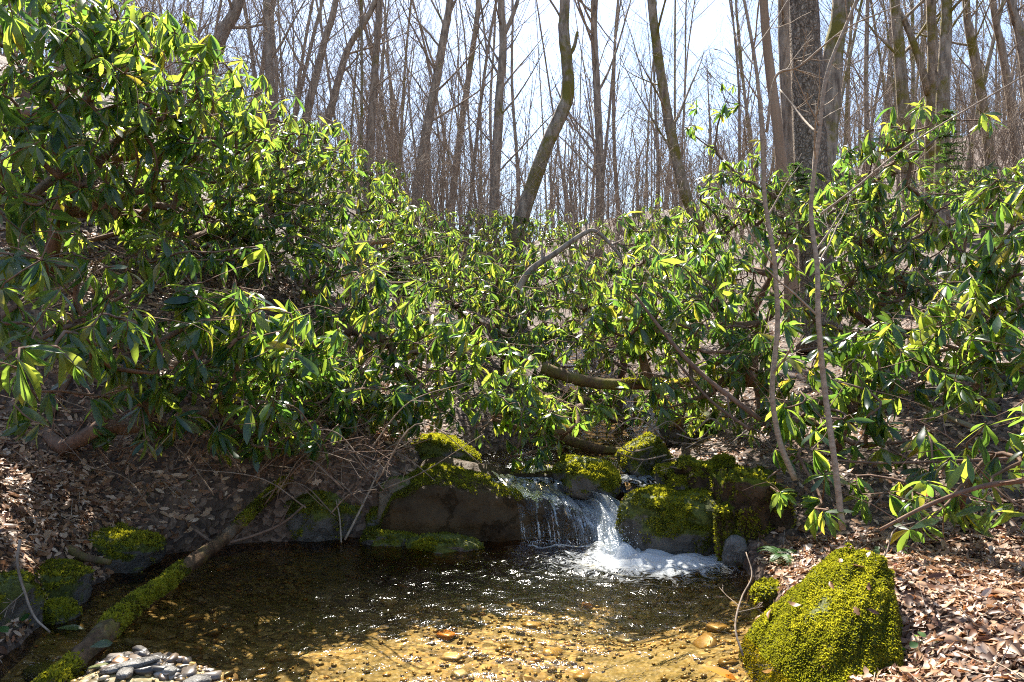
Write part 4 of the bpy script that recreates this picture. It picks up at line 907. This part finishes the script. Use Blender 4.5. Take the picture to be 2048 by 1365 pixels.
stick('fallen_branch', 'forked dry twig arching over the right slope', 'branch', [(1860, 785, 5.2), (1920, 780, 5.0), (1990, 770, 4.8), (2060, 780, 4.6)], .006, .01, 'pale', 20, seed=615, twigs=3)
stick('fallen_branch', 'long thin branch over the dry leaves, leading to the right edge', 'branch', [(1760, 1060, 3.6), (1860, 1010, 3.5), (1960, 975, 3.4), (2060, 960, 3.3)], .008, .013, 'stem', 24, seed=616, twigs=3)
stick('fallen_branch', 'thin straight branch lying above the long one on the right', 'branch', [(1660, 920, 4.3), (1760, 925, 4.2), (1900, 922, 4.0), (2040, 916, 3.9)], .006, .009, 'stem', 24, seed=617, twigs=2)
stick('grey_stick', 'lichen-grey stick leaning from the leaves into the dark water, lower left', 'stick', [(40, 1080, 3.3), (36, 1130, 3.25), (52, 1190, 3.2), (70, 1235, 3.15), (100, 1265, 3.1)], .007, .004, 'twig', 20, seed=618, twigs=1)
stick('bare_stick', 'pale stick standing in the water against the big mossy boulder', 'stick', [(1486, 1312, 3.06), (1470, 1255, 3.15), (1482, 1195, 3.3), (1502, 1150, 3.4), (1492, 1105, 3.5)], .005, .0025, 'twig', 20, seed=619, twigs=2)
stick('bare_stick', 'thin upright stick at the water by the pale-faced rock', 'stick', [(683, 1090, 4.86), (680, 1040, 4.9), (672, 1000, 4.95)], .006, .004, 'pale', 12, seed=620, twigs=1)
stick('bare_stick', 'slanting pale stick rising from the water to the block', 'stick', [(690, 1080, 4.88), (715, 1030, 4.9), (745, 970, 4.95), (755, 945, 5.0)], .009, .005, 'pale', 14, seed=621, twigs=2)
stick('bare_twig', 'dry twig stuck upright through the leaves onto the big mossy boulder', 'twig', [(1730, 1165, 3.05), (1770, 1110, 3.1), (1790, 1060, 3.2), (1830, 1045, 3.2)], .004, .002, 'twig', 14, seed=622)
stick('root', 'mossy root hanging down the right bank beside the streaked boulder', 'root', [(1445, 940, 4.75), (1440, 1000, 4.62), (1435, 1060, 4.5), (1437, 1110, 4.42)], .02, .012, 'log', 16, seed=623, moss=1500)
stick('dark_branch', 'mossy dark branch running above the log from the bank tangle', 'branch', [(440, 1010, 4.9), (520, 960, 4.95), (610, 905, 5.0), (700, 850, 5.1)], .014, .016, 'stem', 24, seed=624, twigs=5)
stick('dark_branch', 'curved brown branch dipping to the water below the mossy log', 'branch', [(390, 1060, 4.55), (430, 1085, 4.5), (480, 1080, 4.5), (560, 1050, 4.6), (610, 1010, 4.8)], .01, .007, 'stem', 24, seed=625, twigs=2)
stick('driftwood', 'short driftwood piece wedged under the left bank', 'wood', [(130, 1095, 4.0), (170, 1115, 3.95), (220, 1125, 3.9)], .028, .014, 'log', 14, seed=626, twigs=0, sides=9)
# tangle of bare stems on the left bank
rg = np.random.default_rng(640)
for k in range(75):
    x0 = rg.uniform(100, 800); y0 = rg.uniform(860, 1040); d0 = 4.4+.7*rg.random(); l = rg.uniform(80, 230); s = rg.choice([-1, 1])
    P_ = [(x0, y0, d0), (x0+s*l*.4, y0-l*rg.uniform(.1, .6), d0-.1), (x0+s*l, y0-l*rg.uniform(-.2, .9), d0-rg.uniform(0, .35))]
    wh = 'above the flat stones' if x0 > 690 else ('above the pale-faced rock' if x0 > 560 else ('over the mossy log top' if x0 > 430 else ('over the leaves left of the log' if x0 > 250 else 'over the leaves near the left edge')))
    stick('bare_twig', 'thin %s bare stem arching %s %s' % ('pale' if k % 2 else 'brown', 'right' if s > 0 else 'left', wh), 'twig', P_, .0055, .002, 'twig' if k % 2 else 'stem', 14, seed=841+k, twigs=2, group='bare stems tangled on the left bank', sides=5, lift=rg.uniform(.03, .34))
for k in range(18):
    x0 = rg.uniform(1300, 1560); y0 = rg.uniform(860, 960); d0 = 4.8+.7*rg.random(); l = rg.uniform(50, 130); s = rg.choice([-1, 1])
    P_ = [(x0, y0, d0), (x0+s*l*.5, y0-l*rg.uniform(-.1, .4), d0-.1), (x0+s*l, y0-l*rg.uniform(-.3, .6), d0-rg.uniform(0, .3))]
    stick('bare_twig', 'thin dry stem slanting %s in the debris above the %s' % ('right' if s > 0 else 'left', 'mid-stream boulder' if x0 < 1370 else ('streaked boulder' if x0 < 1460 else 'mossy hump')), 'twig', P_, .006, .003, 'twig', 14, seed=781+k, twigs=2, group='dry stems above the right bank rocks', sides=5, lift=rg.uniform(.03, .14))
# bare shrubs between bushes and wood, and up the slopes
shr = []
for k in range(5):
    rng = np.random.default_rng(720+k); mb = MB()
    for j in range(6): grow(rng, (rng.normal(0, .1), rng.normal(0, .1), -.05), np.array([rng.normal(0, .35), rng.normal(0, .35), 1]), rng.uniform(1.4, 2.8), .009, .002, 0, mb, mb, nb=(6, 5, 2), up=.15, sides=4)
    shr.append(mb.mesh('bare_shrub', M['twig']))
for k in range(260):
    y = 10.5+45*rg.random()**1.3; x = rg.uniform(-.8, .85)*y
    o = bpy.data.objects.new('bare_shrub', shr[k % 5]); COL.objects.link(o); o.location = (x, y, Hs(x, y)); s_ = rg.uniform(.7, 1.3)*(1+y/60); o.scale = (s_,)*3; o.rotation_euler = (0, 0, rg.uniform(0, 6.28))
    xp = HX+F*x/y; li = max([a for a in ANCH if a[0] <= xp], default=None); ri = min([a for a in ANCH if a[0] > xp], default=None)
    where = 'between %s and %s' % (li[1], ri[1]) if li and ri else ('beyond %s' % (li or ri)[1])
    tag(o, '%sleafless shrub %s %s' % ('low ' if s_ < .95+y/60 else ('tall ' if s_ > 1.15*(1+y/60) else ''), 'near the bushes' if y < 18 else ('halfway upslope' if y < 30 else 'far upslope'), where), 'shrub', 'leafless shrubs at the edge of the wood')

# ------------------------------------------------------------------ ferns, ivy, hemlock spray
def fern(label, p, s, nf, seed, mat='fern'):
    rng = np.random.default_rng(seed); base = np.array(p); e = empty('fern', base); tag(e, label, 'fern')
    for k in range(nf):
        a = rng.uniform(0, 6.28); dv = np.array([math.cos(a), math.sin(a), 0]); t = np.linspace(0, 1, 13); l = s*rng.uniform(.7, 1.1)
        C = dv[None]*(t*l*.85)[:, None]+np.array([0, 0, 1])*(l*(.75*t-.75*t**2))[:, None]; mb = MB(); tube(mb, C, np.linspace(.0025, .001, 13), 3, cap=False)
        sd = np.cross(dv, (0, 0, 1))
        for i in range(1, 12):
            w = l*.17*math.sin(math.pi*(i/12)**.7)+.004
            for sg in (-1, 1):
                tg = C[i+1]-C[i]; a0 = C[i]; b = a0+sd*sg*w+tg*.7-np.array([0, 0, .15*w]); h = tg*.42
                mb.add([a0-h, a0+h, (a0+b)/2+h*1.1, b, (a0+b)/2-h*.9], [(0, 1, 2, 4)], [(4, 2, 3)], rng.random())
        mb.build('frond', M[mat], e, smooth=False)
    return e
p = at(1565, 1115, 3.95); fern('small bright fern growing below the mossy hump on the right bank', (p[0], p[1], p[2]), .2, 9, 801)
fern('dark fern at the lower right corner in front of the mossy boulder', (1.32, 2.3, Hs(1.32, 2.3)), .17, 11, 802)
def sprig(label, p, n, s, seed, name='ground_ivy', spread=.1):
    rng = np.random.default_rng(seed); e = empty(name, p); tag(e, label, 'plant'); mb = MB()
    for k in range(n):
        o = rng.normal(0, spread, 3)*np.array([1, 1, .35]); o[2] = Hs(p[0]+o[0], p[1]+o[1])-p[2]+rng.uniform(.02, .06)
        tube(mb, np.array([o-np.array([0, 0, .06]), o]), [.002, .0015], 3, cap=False)
        a = rng.uniform(0, 6.28); l = np.array([math.cos(a), math.sin(a), -.2]); l /= np.linalg.norm(l); nn_ = np.array([0, -.4, 1.0])+rng.normal(0, .3, 3); nn_ -= l*(nn_@l); nn_ /= np.linalg.norm(nn_); sd = np.cross(nn_, l)
        z = s*rng.uniform(.7, 1.2); of = bpy.data.objects.new('leaf', IVY); COL.objects.link(of); of.parent = e
        B = np.eye(4); B[:3, 0] = l*z; B[:3, 1] = sd*z; B[:3, 2] = nn_*z; B[:3, 3] = o; of.matrix_basis = Matrix(B.tolist())
    mb.build('stems', M['twig'], e)
mb = MB(); v, q = leaf_variant(.25, .15, .42, 5); mb.add(v, q); IVY = mb.mesh('leaf', M['fern'])
sprig('green ivy leaves among dry leaves at the left edge', (-2.18, 3.35, Hs(-2.18, 3.35)), 7, .05, 811)
sprig('small green seedlings on the left bank below the bush', (-2.35, 4.5, Hs(-2.35, 4.5)), 9, .04, 812, spread=.2)
sprig('small green seedlings beside the pale sapling foot', (1.85, 3.7, Hs(1.85, 3.7)), 6, .04, 813, spread=.12)
sprig('ivy sprig creeping at the foot of the big mossy boulder', (1.45, 2.78, Hs(1.45, 2.78)), 8, .035, 814, spread=.06)
def hemlock(label, pts, seed, n=7):
    rng = np.random.default_rng(seed); P_ = np.array([at(*p) for p in pts]); C = spline(P_, 14); base = C[0]; e = empty('hemlock_sapling', base); tag(e, label, 'sapling')
    mb = MB(); tube(mb, C, np.linspace(.012, .003, 14), 5); nb = MB()
    for i in range(3, 14):
        for k in range(n):
            a = rng.uniform(0, 6.28); dv = np.array([math.cos(a), math.sin(a), rng.uniform(-.2, .25)]); l = .42*(1.2-i/14)*rng.uniform(.6, 1); t = np.linspace(0, 1, 8)
            B = C[i]+dv[None]*(t*l)[:, None]-np.array([0, 0, .15*l])*(t**2)[:, None]; tube(mb, B, np.linspace(.004, .001, 8), 3, cap=False)
            for j in range(26):
                u = rng.random(); o = B[0]+(B[-1]-B[0])*u; s = rng.normal(0, 1, 3)*np.array([1, 1, .3]); s /= np.linalg.norm(s); tip = o+s*.045; w = np.cross(s, (0, 0, 1))*.006
                nb.add([o-w, o+w, tip+w*.6, tip-w*.6], [(0, 1, 2, 3)], None, rng.random())
    mb.build('stems', M['twig'], e, off=base); x = nb.build('needles', M['hemlock'], e, off=base, smooth=False); x['kind'] = 'stuff'
hemlock('small feathery hemlock behind the rhododendron on the right slope', [(1895, 440, 7.6), (1893, 330, 7.6), (1890, 225, 7.6)], 821)
hemlock('feathery dark hemlock sapling beside the grey log on the left slope', [(800, 620, 7.6), (795, 560, 7.6), (790, 510, 7.6)], 822)
hemlock('small hemlock tuft in front of the thick trunk base on the left', [(1600, 480, 8.2), (1598, 400, 8.2), (1592, 330, 8.2)], 823)

# ------------------------------------------------------------------ leaf litter
def dry_variant(rng, k=0):
    seg = 6 if k % 3 == 0 else 4; t = np.linspace(0, 1, seg+1); w = rng.uniform(.16, .36)
    hw = w*np.interp(t, [0, .25, .5, .8, 1], [.08, .8, 1, .65, .03])
    if k % 3 == 0: hw = hw*np.where(np.arange(seg+1) % 2, 1.25, .6)      # lobed like oak
    c1 = rng.uniform(-.4, .9); c2 = rng.normal(0, .45); tw = rng.normal(0, .5); v = []
    for i in range(seg+1):
        zz = c1*(t[i]-.5)**2; e = tw*(t[i]-.5)
        v += [(t[i], -hw[i]*.95, zz+(c2+e)*hw[i]*rng.uniform(.5, 1.3)), (t[i], 0, zz), (t[i], hw[i]*.95, zz+(c2-e)*hw[i]*rng.uniform(.5, 1.3))]
    q = []
    for i in range(seg): a = i*3; q += [(a, a+3, a+4, a+1), (a+1, a+4, a+5, a+2)]
    return np.array(v), np.array(q)
rg = np.random.default_rng(900); DV = [dry_variant(rg, k) for k in range(8)]; DM = []
for v, q in DV: mb = MB(); mb.add(v, q); DM.append(mb.mesh('fallen_leaf', M['litter']))
spots = []
for (x0, x1, y0, y1, n) in [(.8, 3.2, 1.8, 4.2, 15000), (1.2, 5.5, 4.2, 7.5, 8000), (-3.2, -1.9, 2.2, 4.6, 8000), (-4.6, -.6, 4.4, 7, 13000), (-7, -.5, 7, 11, 4500), (1.0, 8, 7.5, 11, 3500), (-1.2, 1.4, 4.9, 7, 350)]:
    spots.append(np.column_stack([rg.uniform(x0, x1, n), rg.uniform(y0, y1, n)]))
S = np.concatenate(spots); ins = np.minimum(S[:, 0]-ip(XL, S[:, 1]), ip(XR, S[:, 1])-S[:, 0]); keep = (ins < -.02)
S = S[keep]; e_ = .05; z0 = H(S[:, 0], S[:, 1]); gxn = (H(S[:, 0]+e_, S[:, 1])-z0)/e_; gyn = (H(S[:, 0], S[:, 1]+e_)-z0)/e_
NN = np.column_stack([-gxn, -gyn, np.ones(len(S))])+rg.normal(0, .3, (len(S), 3)); NN /= np.linalg.norm(NN, axis=1)[:, None]
steep = np.hypot(gxn, gyn) < 6; S, z0, NN = S[steep], z0[steep], NN[steep]
a = rg.uniform(0, 6.28, len(S)); Lr = np.column_stack([np.cos(a), np.sin(a), np.zeros(len(S))]); Lr -= NN*np.einsum('ij,ij->i', Lr, NN)[:, None]; Lr /= np.linalg.norm(Lr, axis=1)[:, None]; Sr = np.cross(NN, Lr)
sc = .018+.062*rg.random(len(S))**1.5; O = np.column_stack([S, z0+rg.uniform(.002, .028, len(S))])-Lr*sc[:, None]*.5
inv = (np.abs(S[:, 0]/S[:, 1]) < .69) & ((z0-CZ)/S[:, 1] > -.44) & (np.abs(S[:, 0]) > .6)
rank = np.argsort(-np.where(inv, sc/S[:, 1], 0)); one = np.zeros(len(S), bool); one[rank[:280]] = True
for i in np.nonzero(one)[0]:
    o = bpy.data.objects.new('fallen_leaf', DM[i % 8]); COL.objects.link(o); o.parent = ground
    B = np.eye(4); B[:3, 0] = Lr[i]*sc[i]; B[:3, 1] = Sr[i]*sc[i]; B[:3, 2] = NN[i]*sc[i]; B[:3, 3] = O[i]; o.matrix_basis = Matrix(B.tolist())
mb = MB(); rest = np.nonzero(~one)[0]; vi = rg.integers(0, 8, len(rest)); va = rg.random(len(S))
for k, (v, q) in enumerate(DV):
    ii = rest[vi == k]; g = v[None]*sc[ii][:, None, None]
    w = O[ii][:, None]+g[..., :1]*Lr[ii][:, None]+g[..., 1:2]*Sr[ii][:, None]+g[..., 2:]*NN[ii][:, None]
    mb.add(w.reshape(-1, 3), (q[None]+np.arange(len(ii))[:, None, None]*len(v)).reshape(-1, 4), None, np.repeat(va[ii], len(v)))
lo = mb.build('leaf_litter', M['litter'], ground); lo['kind'] = 'stuff'
PH, NH = scatter(hero_v, hero_f, 16, rg, lambda p, n: (n[:, 2] > .45)*1.0)     # dry leaves caught on the big boulder
for i in range(len(PH)):
    nn_ = NH[i]+rg.normal(0, .25, 3); nn_ /= np.linalg.norm(nn_); l = np.cross(nn_, rg.normal(0, 1, 3)); l /= np.linalg.norm(l); z = rg.uniform(.025, .06)
    o = bpy.data.objects.new('fallen_leaf', DM[i % 8]); COL.objects.link(o); o.parent = ground
    B = np.eye(4); B[:3, 0] = l*z; B[:3, 1] = np.cross(nn_, l)*z; B[:3, 2] = nn_*z; B[:3, 3] = PH[i]+nn_*.014; o.matrix_basis = Matrix(B.tolist())
# twigs strewn on the ground
mb = MB()
for k in range(900):
    j = int(rg.integers(len(S))); p = np.array([S[j, 0], S[j, 1], z0[j]+.015]); d = Lr[j]*rg.uniform(.06, .28)
    tube(mb, np.array([p-d/2, p+rg.normal(0, .008, 3)+NN[j]*.01, p+d/2+NN[j]*rg.uniform(0, .03)]), [.0028, .002, .0012], 3, cap=False)
tw = mb.build('strewn_twigs', M['pale'], ground); tw['kind'] = 'stuff'
# single leaves that stand out
def lone_leaf(label, p, l, rz, mat, tilt=.1, w=.18, name='fallen_leaf'):
    mb = MB(); v, q = leaf_variant(.2, .15, w, 6); mb.add(v*l, q); o = mb.build(name, M[mat]); o.location = p; o.rotation_euler = (tilt, .05, rz); tag(o, label, 'leaf'); return o
m = leaf_mat('orange_leaf', [(0, (.5, .22, .03)), (1, (.5, .22, .03))], [(0, (.6, .28, .03)), (1, (.6, .28, .03))], .3, .3); M['orange'] = m
p = at(1400, 1338, F*CZ/638); lone_leaf('single large orange leaf floating at the lower edge of the pool', (p[0], p[1], .012), .15, -.5, 'orange')
p = at(112, 1272, 3.2); lone_leaf('pale green fallen leaf lying near the grey stick', (p[0], p[1], .06), .11, .5, 'rhodo', .3)
p = at(180, 1325, 2.95); lone_leaf('green fallen leaf against the side of the mossy log', (p[0], p[1], .08), .1, 1.0, 'rhodo', .8)
p = at(1725, 1142, 3.05); lone_leaf('curled red-brown leaf caught on top of the big mossy boulder', (p[0], p[1]-.02, p[2]+.02), .06, 2.0, 'litter', .4, .3)
